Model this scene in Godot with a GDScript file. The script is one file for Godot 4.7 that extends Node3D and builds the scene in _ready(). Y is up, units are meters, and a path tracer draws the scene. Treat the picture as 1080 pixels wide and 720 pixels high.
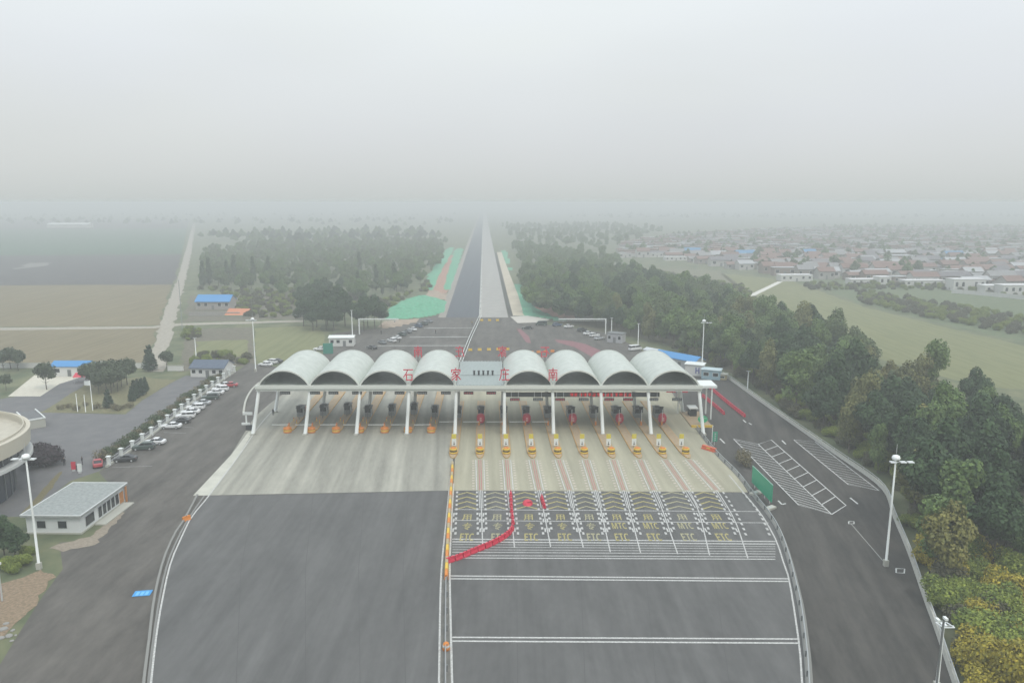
extends Node3D
# Toll station seen from the air. Metres, y up, camera looks along -z from above the approach road.
# at(px, py) turns a pixel of the 1080 x 720 photograph into the point of the ground that it shows.
const FOCAL := 800.0
const EYE := 52.5
const PITCH := 10.41
var sp := sin(deg_to_rad(PITCH))
var cp := cos(deg_to_rad(PITCH))
var taken := {}
var mats := {}
var rng := RandomNumberGenerator.new()
var noise := FastNoiseLite.new()

func at(px: float, py: float, h := 0.0) -> Vector3:
	var v := (py - 360.0) / FOCAL
	var t := (EYE - h) / (sp + v * cp)
	return Vector3((px - 540.0) / FOCAL * t, h, -(cp - v * sp) * t)

func pts(a: Array, h := 0.0) -> PackedVector3Array:
	var r := PackedVector3Array()
	for p in a:
		r.append(at(p[0], p[1], h))
	return r

func numbered(n: String) -> String:
	var k: int = taken.get(n, 0)
	taken[n] = k + 1
	return n if k == 0 else "%s_%03d" % [n, k]

func thing(called: String, label: String, category: String, where := Vector3.ZERO, turn := 0.0, group := "") -> Node3D:
	var o := Node3D.new()
	o.name = numbered(called)
	add_child(o, true)
	o.position = where
	o.rotation.y = turn
	tag(o, label, category, group)
	return o

func tag(o: Node, label: String, category: String, group := "", kind := "") -> Node:
	if label: o.set_meta("label", label)
	if category: o.set_meta("category", category)
	if group: o.set_meta("group", group)
	if kind: o.set_meta("kind", kind)
	return o

func copy(o: Node3D, where: Vector3, turn := 0.0, size := Vector3.ONE, label := "", group := "") -> Node3D:
	var c: Node3D = o.duplicate()
	var base: String = o.get_meta("base", String(o.name))
	c.name = numbered(base)
	add_child(c, true)
	c.position = where
	c.rotation = Vector3(0, turn, 0)
	c.scale = size
	if label: c.set_meta("label", label)
	if group: c.set_meta("group", group)
	return c

func mat(c: Color, rough := 0.8, metal := 0.0, key := "") -> StandardMaterial3D:
	var k := "%s %s %s %s" % [c, rough, metal, key]
	if not mats.has(k):
		var m := StandardMaterial3D.new()
		m.albedo_color = c.linear_to_srgb()
		m.roughness = rough
		m.metallic = metal
		mats[k] = m
	return mats[k]

func noise_tex(freq: float, lo: Color, hi: Color, octaves := 5, seed_ := 1, size := 512) -> NoiseTexture2D:
	var n := FastNoiseLite.new()
	n.seed = seed_
	n.noise_type = FastNoiseLite.TYPE_SIMPLEX_SMOOTH
	n.frequency = freq
	n.fractal_octaves = octaves
	n.fractal_gain = 0.6
	var t := NoiseTexture2D.new()
	t.width = size
	t.height = size
	t.seamless = true
	t.noise = n
	var g := Gradient.new()
	g.set_color(0, lo.linear_to_srgb())
	g.set_color(1, hi.linear_to_srgb())
	t.color_ramp = g
	return t

func worn(lo: Color, hi: Color, tile: float, rough := 0.85, freq := 0.012, seed_ := 1, fine := 0.0) -> StandardMaterial3D:
	# a surface that varies between two colours; tile = metres that one texture covers
	var m := StandardMaterial3D.new()
	m.albedo_texture = noise_tex(freq, lo, hi, 6, seed_)
	m.uv1_triplanar = true
	m.uv1_world_triplanar = true
	m.uv1_scale = Vector3.ONE / tile
	m.roughness = rough
	return m

# ---- shapes -------------------------------------------------------------
func st_new(smooth := false) -> SurfaceTool:
	var st := SurfaceTool.new()
	st.begin(Mesh.PRIMITIVE_TRIANGLES)
	st.set_smooth_group(0 if smooth else -1)
	return st

func tri(st: SurfaceTool, a: Vector3, b: Vector3, c: Vector3) -> void:
	st.add_vertex(a)
	st.add_vertex(b)
	st.add_vertex(c)

func quad(st: SurfaceTool, a: Vector3, b: Vector3, c: Vector3, d: Vector3) -> void:
	tri(st, a, b, c)
	tri(st, a, c, d)

func hexa(st: SurfaceTool, p: Array) -> void:
	# p: four lower corners in order, then the four upper ones
	quad(st, p[4], p[5], p[6], p[7])
	quad(st, p[3], p[2], p[1], p[0])
	for k in 4:
		var n := (k + 1) % 4
		quad(st, p[k], p[n], p[n + 4], p[k + 4])

func bx(st: SurfaceTool, c: Vector3, s: Vector3, turn := Basis.IDENTITY) -> void:
	var h := s / 2
	var p := []
	for y in [-1, 1]:
		for k in [[-1, -1], [1, -1], [1, 1], [-1, 1]]:
			p.append(c + turn * Vector3(k[0] * h.x, y * h.y, k[1] * h.z))
	hexa(st, p)

func bar(st: SurfaceTool, a: Vector3, b: Vector3, w: float, h := -1.0) -> void:
	# a square bar from a to b
	var d := b - a
	var up := Vector3.UP if absf(d.normalized().y) < 0.95 else Vector3.RIGHT
	var side := d.cross(up).normalized()
	var top := side.cross(d).normalized()
	var hh := w if h < 0 else h
	bx(st, (a + b) / 2, Vector3(w, hh, d.length()), Basis(side, top, -d.normalized()))

func loft(st: SurfaceTool, rings: Array, cap := true) -> void:
	for k in rings.size() - 1:
		var a: PackedVector3Array = rings[k]
		var b: PackedVector3Array = rings[k + 1]
		for i in a.size():
			var n := (i + 1) % a.size()
			quad(st, a[i], a[n], b[n], b[i])
	if cap:
		for r in [rings[0], rings[-1]]:
			for i in range(1, r.size() - 1):
				tri(st, r[0], r[i], r[i + 1])

func ring(c: Vector3, d: Vector3, r: float, n := 8) -> PackedVector3Array:
	var up := Vector3.UP if absf(d.normalized().y) < 0.9 else Vector3.RIGHT
	var s := d.cross(up).normalized()
	var t := s.cross(d).normalized()
	var o := PackedVector3Array()
	for k in n:
		var a := TAU * k / n
		o.append(c + (s * cos(a) + t * sin(a)) * r)
	return o

func tube(st: SurfaceTool, path: PackedVector3Array, r0: float, r1: float, n := 8) -> void:
	var rings := []
	for k in path.size():
		var d := path[mini(k + 1, path.size() - 1)] - path[maxi(k - 1, 0)]
		rings.append(ring(path[k], d, lerpf(r0, r1, float(k) / maxf(1, path.size() - 1)), n))
	loft(st, rings)

func lathe(st: SurfaceTool, profile: Array, n := 16, c := Vector3.ZERO) -> void:
	var rings := []
	for p in profile:
		var r := PackedVector3Array()
		for k in n:
			var a := TAU * k / n
			r.append(c + Vector3(cos(a) * p[0], p[1], sin(a) * p[0]))
		rings.append(r)
	loft(st, rings, profile[0][0] < 0.15 and profile[0] != profile[-1])

func obj(called: String, st: SurfaceTool, m: Material, parent: Node = self, smooth := false) -> MeshInstance3D:
	if smooth:
		st.index()
	st.generate_normals()
	var o := MeshInstance3D.new()
	o.mesh = st.commit()
	o.mesh.surface_set_material(0, m)
	o.name = numbered(called) if parent == self else called
	parent.add_child(o, true)
	return o

func put(called: String, mesh: Mesh, parent: Node, where: Vector3, basis_ := Basis.IDENTITY, m: Material = null) -> MeshInstance3D:
	var o := MeshInstance3D.new()
	o.mesh = mesh
	if m: o.material_override = m
	o.name = numbered(called) if parent == self else called
	parent.add_child(o, true)
	o.transform = Transform3D(basis_, where)
	return o

func box_part(called: String, c: Vector3, s: Vector3, m: Material, parent: Node, turn := Basis.IDENTITY) -> MeshInstance3D:
	var st := st_new()
	bx(st, c, s, turn)
	return obj(called, st, m, parent)

func rough(p: PackedVector3Array, step: float, amount: float) -> PackedVector3Array:
	# an uneven outline, as soil and crops have
	var o := PackedVector3Array()
	for k in p.size():
		var b := p[(k + 1) % p.size()]
		var n := clampi(int(p[k].distance_to(b) / step), 1, 60)
		for i in n:
			var q := p[k].lerp(b, float(i) / n)
			q.x += noise.get_noise_2d(q.x * 30, q.z * 30 + 9) * amount * 2
			q.z += noise.get_noise_2d(q.x * 30 + 70, q.z * 30) * amount * 2
			o.append(q)
	return o

func sheet(called: String, p: PackedVector3Array, y: float, m: Material, parent: Node = self, kind := "structure", shear := 0.0) -> MeshInstance3D:
	# a flat sheet; uv is in metres on the ground
	var flat := PackedVector2Array()
	for q in p:
		flat.append(Vector2(q.x, q.z))
	var idx := Geometry2D.triangulate_polygon(flat)
	if idx.is_empty():
		print("no triangles for ", called)
	var st := SurfaceTool.new()
	st.begin(Mesh.PRIMITIVE_TRIANGLES)
	for i in range(0, idx.size(), 3):
		for k in [0, 1, 2]:
			var q := flat[idx[i + k]]
			st.set_normal(Vector3.UP)
			st.set_uv(Vector2(q.x - shear * q.y, q.y))
			st.add_vertex(Vector3(q.x, y, q.y))
	var o := MeshInstance3D.new()
	o.mesh = st.commit()
	o.mesh.surface_set_material(0, m)
	o.name = numbered(called) if parent == self else called
	parent.add_child(o, true)
	if parent == self and kind: o.set_meta("kind", kind)
	return o

func stripe(st: SurfaceTool, line: PackedVector3Array, w: float, y: float) -> void:
	# a flat painted line along a polyline
	var l := PackedVector3Array()
	var r := PackedVector3Array()
	for k in line.size():
		var d := line[mini(k + 1, line.size() - 1)] - line[maxi(k - 1, 0)]
		d.y = 0
		var s := Vector3(-d.z, 0, d.x).normalized() * w / 2
		l.append(Vector3(line[k].x, y, line[k].z) - s)
		r.append(Vector3(line[k].x, y, line[k].z) + s)
	for k in line.size() - 1:
		quad(st, l[k], r[k], r[k + 1], l[k + 1])

func marking(called: String, line: PackedVector3Array, w: float, y: float, m: Material, parent: Node) -> MeshInstance3D:
	var st := st_new()
	stripe(st, line, w, y)
	return obj(called, st, m, parent)

func sweep(st: SurfaceTool, line: PackedVector3Array, profile: Array) -> void:
	# profile: [side, height] pairs, closed, carried along a polyline
	var rings := []
	for k in line.size():
		var d := line[mini(k + 1, line.size() - 1)] - line[maxi(k - 1, 0)]
		d.y = 0
		var s := Vector3(-d.z, 0, d.x).normalized()
		var r := PackedVector3Array()
		for p in profile:
			r.append(line[k] + s * p[0] + Vector3.UP * p[1])
		rings.append(r)
	loft(st, rings)

func smooth_line(a: PackedVector3Array, step := 3.0) -> PackedVector3Array:
	# Catmull-Rom through the points, then evenly spaced
	var c := Curve3D.new()
	for k in a.size():
		var t := (a[mini(k + 1, a.size() - 1)] - a[maxi(k - 1, 0)]) / 6.0
		c.add_point(a[k], -t, t)
	c.bake_interval = 0.5
	var n := maxi(2, int(c.get_baked_length() / step) + 1)
	var o := PackedVector3Array()
	for k in n:
		o.append(c.sample_baked(c.get_baked_length() * k / (n - 1)))
	return o

func scatter(poly: PackedVector3Array, gap: float, jitter := 0.45) -> Array:
	var flat := PackedVector2Array()
	var lo := Vector2(INF, INF)
	var hi := -lo
	for q in poly:
		var w := Vector2(q.x, q.z)
		flat.append(w)
		lo = lo.min(w)
		hi = hi.max(w)
	var out := []
	var row := 0
	var z := lo.y
	while z < hi.y:
		var x := lo.x + (gap / 2 if row % 2 else 0.0)
		while x < hi.x:
			var p := Vector2(x, z) + Vector2(rng.randf_range(-1, 1), rng.randf_range(-1, 1)) * gap * jitter
			if Geometry2D.is_point_in_polygon(p, flat):
				out.append(Vector3(p.x, 0, p.y))
			x += gap
		z += gap * 0.87
		row += 1
	return out

func mound(called: String, poly: PackedVector3Array, cell: float, height: float, m: Material, y0 := 0.05, kind := "structure") -> MeshInstance3D:
	# uneven heaped ground inside an outline, falling to the ground at its edge
	var flat := PackedVector2Array()
	var lo := Vector2(INF, INF)
	var hi := -lo
	for q in poly:
		var w := Vector2(q.x, q.z)
		flat.append(w)
		lo = lo.min(w)
		hi = hi.max(w)
	var st := st_new()
	var nx := int((hi.x - lo.x) / cell) + 1
	var nz := int((hi.y - lo.y) / cell) + 1
	var hs := {}
	for i in nx + 1:
		for j in nz + 1:
			var p := lo + Vector2(i, j) * cell
			if Geometry2D.is_point_in_polygon(p, flat):
				var edge := INF
				for k in flat.size():
					edge = minf(edge, p.distance_to(Geometry2D.get_closest_point_to_segment(p, flat[k], flat[(k + 1) % flat.size()])))
				hs[Vector2i(i, j)] = clampf(edge / (cell * 3), 0.02, 1.0) * height * (0.6 + 0.5 * noise.get_noise_2d(p.x * 4, p.y * 4) + 0.3 * noise.get_noise_2d(p.x * 15, p.y * 15))
	for i in nx:
		for j in nz:
			var c := [Vector2i(i, j), Vector2i(i + 1, j), Vector2i(i + 1, j + 1), Vector2i(i, j + 1)]
			var ok := 0
			for k in c:
				if hs.has(k): ok += 1
			if ok >= 2:
				var v := []
				for k in c:
					var p: Vector2 = lo + Vector2(k) * cell
					v.append(Vector3(p.x, y0 + hs.get(k, 0.0), p.y))
				quad(st, v[0], v[1], v[2], v[3])
	var o := obj(called, st, m, self, true)
	if kind: o.set_meta("kind", kind)
	return o

func strokes(data: Array, size: Vector2, thick: float, depth: float) -> SurfaceTool:
	# a character from its strokes, standing in the xy plane, centred on x, its foot at y = 0
	var st := st_new()
	for s in data:
		for k in s.size() - 1:
			var a := Vector3((s[k][0] - 0.5) * size.x, s[k][1] * size.y, 0)
			var b := Vector3((s[k + 1][0] - 0.5) * size.x, s[k + 1][1] * size.y, 0)
			var d := (b - a).normalized()
			var side := Vector3(-d.y, d.x, 0)
			bx(st, (a + b) / 2, Vector3((b - a).length() + thick * 0.8, thick, depth * (1.0 + 0.01 * k)), Basis(d, side, Vector3(0, 0, 1)))
	return st

const GLYPH := {
	"shi": [[[.05, .88], [.95, .88]], [[.45, .88], [.32, .6], [.05, .3]], [[.32, .48], [.88, .48], [.88, .04], [.32, .04], [.32, .48]]],
	"jia": [[[.5, 1], [.5, .9]], [[.08, .7], [.08, .86], [.92, .86], [.92, .7]], [[.22, .7], [.78, .7]], [[.5, .7], [.15, .5]], [[.42, .6], [.6, .35], [.58, .05], [.45, .08]], [[.48, .48], [.1, .28]], [[.52, .32], [.12, .06]], [[.85, .56], [.6, .44]], [[.6, .45], [.95, .1]]],
	"zhuang": [[[.5, 1], [.5, .88]], [[.15, .85], [.95, .85]], [[.2, .85], [.17, .4], [.03, .05]], [[.35, .52], [.9, .52]], [[.62, .72], [.62, .08]], [[.28, .06], [.98, .06]]],
	"nan": [[[.1, .84], [.9, .84]], [[.5, 1], [.5, .66]], [[.12, .0], [.12, .66], [.88, .66], [.88, .03], [.78, .05]], [[.35, .58], [.42, .46]], [[.65, .58], [.58, .46]], [[.28, .42], [.72, .42]], [[.25, .25], [.75, .25]], [[.5, .42], [.5, .05]]],
	"zhuan": [[[.2, .82], [.8, .82]], [[.08, .6], [.92, .6]], [[.52, 1], [.32, .4], [.75, .4], [.4, .1]], [[.3, .22], [.6, .02]]],
	"yong": [[[.1, 0], [.2, .3], [.2, .95], [.85, .95], [.85, .03]], [[.2, .65], [.85, .65]], [[.2, .36], [.85, .36]], [[.52, .95], [.52, .0]]],
}

func streak_tex(seed_: int, lo: Color, hi: Color, across: float, along: float, lanes := 0, contrast := 1.0, fine := 0.35, patch := 0.4, track := 0.42) -> ImageTexture:
	# worn road: long soft streaks along v, patches and speckle
	var n := FastNoiseLite.new()
	n.seed = seed_
	n.frequency = 1.0
	n.fractal_octaves = 3
	var w := 512
	var h := 512
	var im := Image.create_empty(w, h, false, Image.FORMAT_RGB8)
	var r := RandomNumberGenerator.new()
	r.seed = seed_
	for j in h:
		# wrapped on a circle so that the texture repeats without a seam
		var va := TAU * j / h
		for i in w:
			var ua := TAU * i / w
			var s := n.get_noise_3d(cos(ua) * across, sin(ua) * across, sin(va) * along + 7.0)
			var f := n.get_noise_3d(cos(ua) * across * 3.5, sin(ua) * across * 3.5, cos(va) * along * 1.5 + 31.0)
			var p := n.get_noise_3d(cos(ua) * 2.0 + 50.0, sin(ua) * 2.0, cos(va) * 2.0) * 0.5 + n.get_noise_2d(i * 0.09, j * 0.09) * 0.25
			var t := 0.5 + contrast * (0.55 * s + fine * f + patch * p) + r.randf_range(-0.05, 0.05)
			if lanes > 0:
				var q := fposmod(float(i) / w * lanes, 1.0)
				t -= contrast * track * exp(-pow((q - 0.5) / 0.2, 2)) * (0.7 + 1.6 * s)
			im.set_pixel(i, j, lo.lerp(hi, clampf(t, 0, 1)).linear_to_srgb())
	return ImageTexture.create_from_image(im)

func streaked(tex: Texture2D, size: Vector2, rough := 0.85) -> StandardMaterial3D:
	var m := StandardMaterial3D.new()
	m.albedo_texture = tex
	m.uv1_scale = Vector3(1.0 / size.x, 1.0 / size.y, 1)
	m.roughness = rough
	return m

# ---- camera, sky, light, setting -----------------------------------------
func make_light() -> void:
	var cam := Camera3D.new()
	cam.name = "camera"
	add_child(cam)
	cam.position = Vector3(0, EYE, 0)
	cam.rotation_degrees = Vector3(-PITCH, 0, 0)
	cam.fov = 2 * rad_to_deg(atan(360.0 / FOCAL))
	cam.far = 20000
	cam.near = 0.5
	cam.current = true
	var sky := PanoramaSkyMaterial.new()
	sky.panorama = sky_picture()
	var e := Environment.new()
	e.background_mode = Environment.BG_SKY
	e.sky = Sky.new()
	e.sky.sky_material = sky
	e.tonemap_mode = Environment.TONE_MAPPER_LINEAR
	e.tonemap_exposure = 1.0
	e.sdfgi_enabled = true
	e.ssao_enabled = true
	e.ssil_enabled = true
	e.fog_enabled = true
	e.fog_density = 0.00096
	e.fog_light_color = Color(0.965, 1.0, 0.988).linear_to_srgb()
	var w := WorldEnvironment.new()
	w.name = "world_environment"
	w.environment = e
	add_child(w)
	var sun := DirectionalLight3D.new()
	sun.name = "sun"
	sun.light_energy = 0.42
	sun.light_angular_distance = 18.0
	sun.light_color = Color(1.0, 0.97, 0.92)
	sun.shadow_enabled = true
	sun.rotation_degrees = Vector3(-52, 35, 0)
	add_child(sun)

func sky_picture() -> ImageTexture:
	# an even overcast that brightens from the hazy horizon to the zenith, with faint broad unevenness
	var im := Image.create_empty(128, 1024, false, Image.FORMAT_RGBF)
	var n := FastNoiseLite.new()
	n.seed = 3
	n.frequency = 1.0
	var haze := Vector3(0.560, 0.600, 0.588)
	var low := Vector3(0.640, 0.662, 0.660)
	var top := Vector3(1.46, 1.60, 1.72)
	for j in 1024:
		var up := (0.5 - (j + 0.5) / 1024.0) * PI
		var y := sin(up)
		for i in 128:
			var a := TAU * i / 128
			var c := low.lerp(top, maxf(y, 0))
			c = haze.lerp(c, 1.0 - exp(-maxf(rad_to_deg(up), 0) / 1.6))
			c *= 1.0 + 0.05 * (1.0 - exp(-maxf(rad_to_deg(up), 0) / 4.0)) * n.get_noise_3d(cos(a) * 2.2, sin(a) * 2.2, y * 5.0)
			c.z *= 1.0 + 0.045 * (1.0 - exp(-maxf(rad_to_deg(up), 0) / 4.0)) * n.get_noise_3d(cos(a) * 2.0 + 20, sin(a) * 2.0, y * 4.0)
			im.set_pixel(i, j, Color(c.x, c.y, c.z))
	return ImageTexture.create_from_image(im)

var M := {}
func make_materials() -> void:
	M.white_paint = mat(Color(0.72, 0.75, 0.73), 0.5)
	M.line = worn(Color(0.26, 0.26, 0.25), Color(0.72, 0.72, 0.69), 5, 0.75, 0.03, 91)
	M.line_yellow = worn(Color(0.20, 0.18, 0.09), Color(0.52, 0.45, 0.16), 5, 0.75, 0.03, 92)
	M.line_red = mat(Color(0.42, 0.11, 0.13), 0.7)
	M.concrete = mat(Color(0.42, 0.42, 0.37), 0.85)
	M.kerb = mat(Color(0.22, 0.22, 0.205), 0.85)
	M.steel = mat(Color(0.55, 0.57, 0.57), 0.45, 0.3)
	M.dark = mat(Color(0.025, 0.028, 0.03), 0.5)
	M.glass = mat(Color(0.02, 0.025, 0.03), 0.08)
	M.grey = mat(Color(0.16, 0.17, 0.17), 0.6)
	M.red = mat(Color(0.56, 0.02, 0.055), 0.5)
	M.orange = mat(Color(0.62, 0.21, 0.03), 0.55)
	M.yellow = mat(Color(0.66, 0.44, 0.05), 0.6)
	M.green_sign = mat(Color(0.005, 0.32, 0.17), 0.45)
	M.net = worn(Color(0.10, 0.23, 0.14), Color(0.11, 0.46, 0.28), 16, 0.9, 0.02, 5)
	M.soil = worn(Color(0.26, 0.20, 0.15), Color(0.42, 0.34, 0.26), 40, 0.95, 0.02, 6)
	M.red_soil = worn(Color(0.30, 0.16, 0.12), Color(0.42, 0.26, 0.19), 30, 0.95, 0.02, 8)
	M.rubber = mat(Color(0.015, 0.015, 0.016), 0.8)
	M.bark = worn(Color(0.06, 0.05, 0.04), Color(0.13, 0.11, 0.09), 3, 0.95)
	M.blue_roof = mat(Color(0.05, 0.24, 0.52), 0.5)

func ground_and_fields() -> void:
	var earth := worn(Color(0.06, 0.085, 0.04), Color(0.19, 0.185, 0.10), 120, 0.95, 0.02, 3)
	sheet("ground", PackedVector3Array([Vector3(-9000, 0, 300), Vector3(9000, 0, 300), Vector3(9000, 0, -12000), Vector3(-9000, 0, -12000)]), 0, earth)
	var tan_crop := streaked(streak_tex(81, Color(0.125, 0.104, 0.056), Color(0.235, 0.195, 0.115), 14, 1.2, 0, 0.8), Vector2(150, 260), 0.95)
	var plough := worn(Color(0.06, 0.058, 0.06), Color(0.10, 0.092, 0.09), 150, 0.95, 0.02, 12)
	var green_crop := worn(Color(0.045, 0.095, 0.06), Color(0.075, 0.14, 0.085), 200, 0.95, 0.02, 13)
	var lawn := streaked(streak_tex(82, Color(0.12, 0.135, 0.055), Color(0.215, 0.215, 0.10), 9, 1.5, 0, 0.8), Vector2(110, 160), 0.95)
	var scrub := worn(Color(0.09, 0.09, 0.06), Color(0.19, 0.16, 0.12), 40, 0.95, 0.03, 15)
	var path := worn(Color(0.27, 0.245, 0.20), Color(0.40, 0.37, 0.31), 30, 0.95, 0.03, 16)
	sheet("wheat_field", rough(pts([[-420, 303], [181, 300], [168, 343], [-420, 350]]), 12, 1.5), 0.02, tan_crop)
	sheet("stubble_field", rough(pts([[-420, 351], [167, 345.5], [150, 386], [-420, 396]]), 10, 1.2), 0.02, tan_crop)
	sheet("ploughed_field", rough(pts([[-420, 272], [191, 268], [182, 300], [-420, 303]]), 20, 2), 0.02, plough)
	sheet("green_field", pts([[-420, 243], [197, 241], [191, 268], [-420, 272]]), 0.02, green_crop)
	sheet("far_field", pts([[-420, 232], [199, 231], [197, 241], [-420, 243]]), 0.02, plough)
	sheet("field_path", rough(pts([[-420, 350], [160, 344], [191, 341], [320, 337.5], [320, 339.5], [191, 343.5], [160, 346.5], [-420, 353]]), 8, 0.5), 0.05, path)
	sheet("dirt_road", rough(pts([[203, 236], [206, 236], [201, 270], [195, 298], [189, 322], [180, 355], [172, 392], [157, 392], [164, 358], [174, 326], [188, 290], [196, 262]]), 5, 1.0), 0.08, path)
	sheet("meadow", rough(pts([[268, 346], [338, 343], [346, 366], [300, 383], [270, 385]]), 5, 0.8), 0.02, lawn)
	sheet("vegetable_plot", rough(pts([[196, 347], [266, 345], [268, 386], [190, 392]]), 4, 0.8), 0.02, scrub)
	sheet("grass_plot", rough(pts([[208, 360], [262, 358], [262, 376], [204, 378]]), 4, 0.9), 0.04, lawn)
	sheet("scrub_ground", rough(pts([[200, 312], [320, 308], [322, 336], [192, 340]]), 8, 2), 0.02, scrub)
	# right of the tree belt
	sheet("pasture", rough(pts([[760, 288], [835, 296], [905, 322], [1000, 346], [1200, 392], [1200, 420], [1040, 408], [930, 380], [850, 345], [790, 315]]), 8, 1.6), 0.02, lawn)
	sheet("bean_field", rough(pts([[838, 294], [960, 296], [1200, 322], [1200, 386], [1000, 343], [905, 319]]), 8, 1.6), 0.02, worn(Color(0.075, 0.11, 0.05), Color(0.15, 0.17, 0.085), 60, 0.95, 0.03, 21))
	sheet("wasteland", rough(pts([[640, 280], [760, 285], [795, 312], [760, 318], [640, 300]]), 8, 2), 0.02, worn(Color(0.12, 0.13, 0.075), Color(0.2, 0.18, 0.12), 60, 0.95, 0.03, 22))
	sheet("village_track", pts([[784, 314], [820, 297], [826, 297], [790, 315]]), 0.05, mat(Color(0.62, 0.6, 0.55), 0.9))
	sheet("thicket_floor", pts([[560, 336], [700, 362], [790, 402], [950, 508], [1015, 660], [1060, 800], [1300, 800], [1300, 480], [1080, 462], [950, 408], [830, 345], [760, 318], [640, 298]]), 0.02, worn(Color(0.05, 0.055, 0.03), Color(0.13, 0.11, 0.07), 25, 0.95, 0.03, 23))

const LEFT_KERB := [[146, 790], [151.7, 720], [156.7, 680], [163, 630], [173, 590], [185, 563], [195, 548], [208, 523]]
const LEFT_LINE := [[153, 790], [159, 720], [165, 667], [172, 627], [180, 593], [192, 565], [202, 545], [220, 523]]
const RIGHT_RAIL := [[735, 452], [757, 480], [778, 501], [798, 526.7], [813, 546], [823, 563.6], [832, 589], [839, 616], [845, 643], [850.7, 687], [853, 717], [856, 790]]
const RIGHT_LINE := [[727, 452], [748, 480], [769, 501], [788, 524], [802, 541], [812, 557], [820, 573], [828, 598], [833, 614], [842.6, 676], [846, 717], [850, 790]]
const OUTER_WALL := [[752, 392], [768, 399], [801, 422.5], [834.5, 446], [881.7, 479], [919.5, 505], [936, 521.7], [943, 543], [959.6, 583], [976, 630], [990, 668], [1007, 719], [1036, 800]]
const MEDIAN_L := [[461, 790], [463, 717], [465, 610], [470, 554], [475, 502]]
const MEDIAN_R := [[479, 790], [476.7, 717], [474.4, 610], [475, 576], [476.7, 539], [478.5, 510]]
const SEPS := [[[507, 517], [509, 575]], [[537, 517], [542.6, 578]], [[569, 517], [580.8, 577]], [[600.5, 517], [603.5, 532], [615.3, 577.8]], [[628, 517], [632.6, 533], [643.8, 582.6]], [[658, 517], [662.5, 533], [675.7, 583]], [[689.5, 517], [696.5, 532], [715, 584.7]], [[724.5, 517], [736.5, 538], [748.6, 586]], [[756, 517], [763.8, 528.6], [776.4, 552], [789, 589]]]
const NOSE := [477.5, 506.0, 534.4, 562.0, 589.5, 618.0, 647.0, 675.0, 702.0, 727.0]

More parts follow.
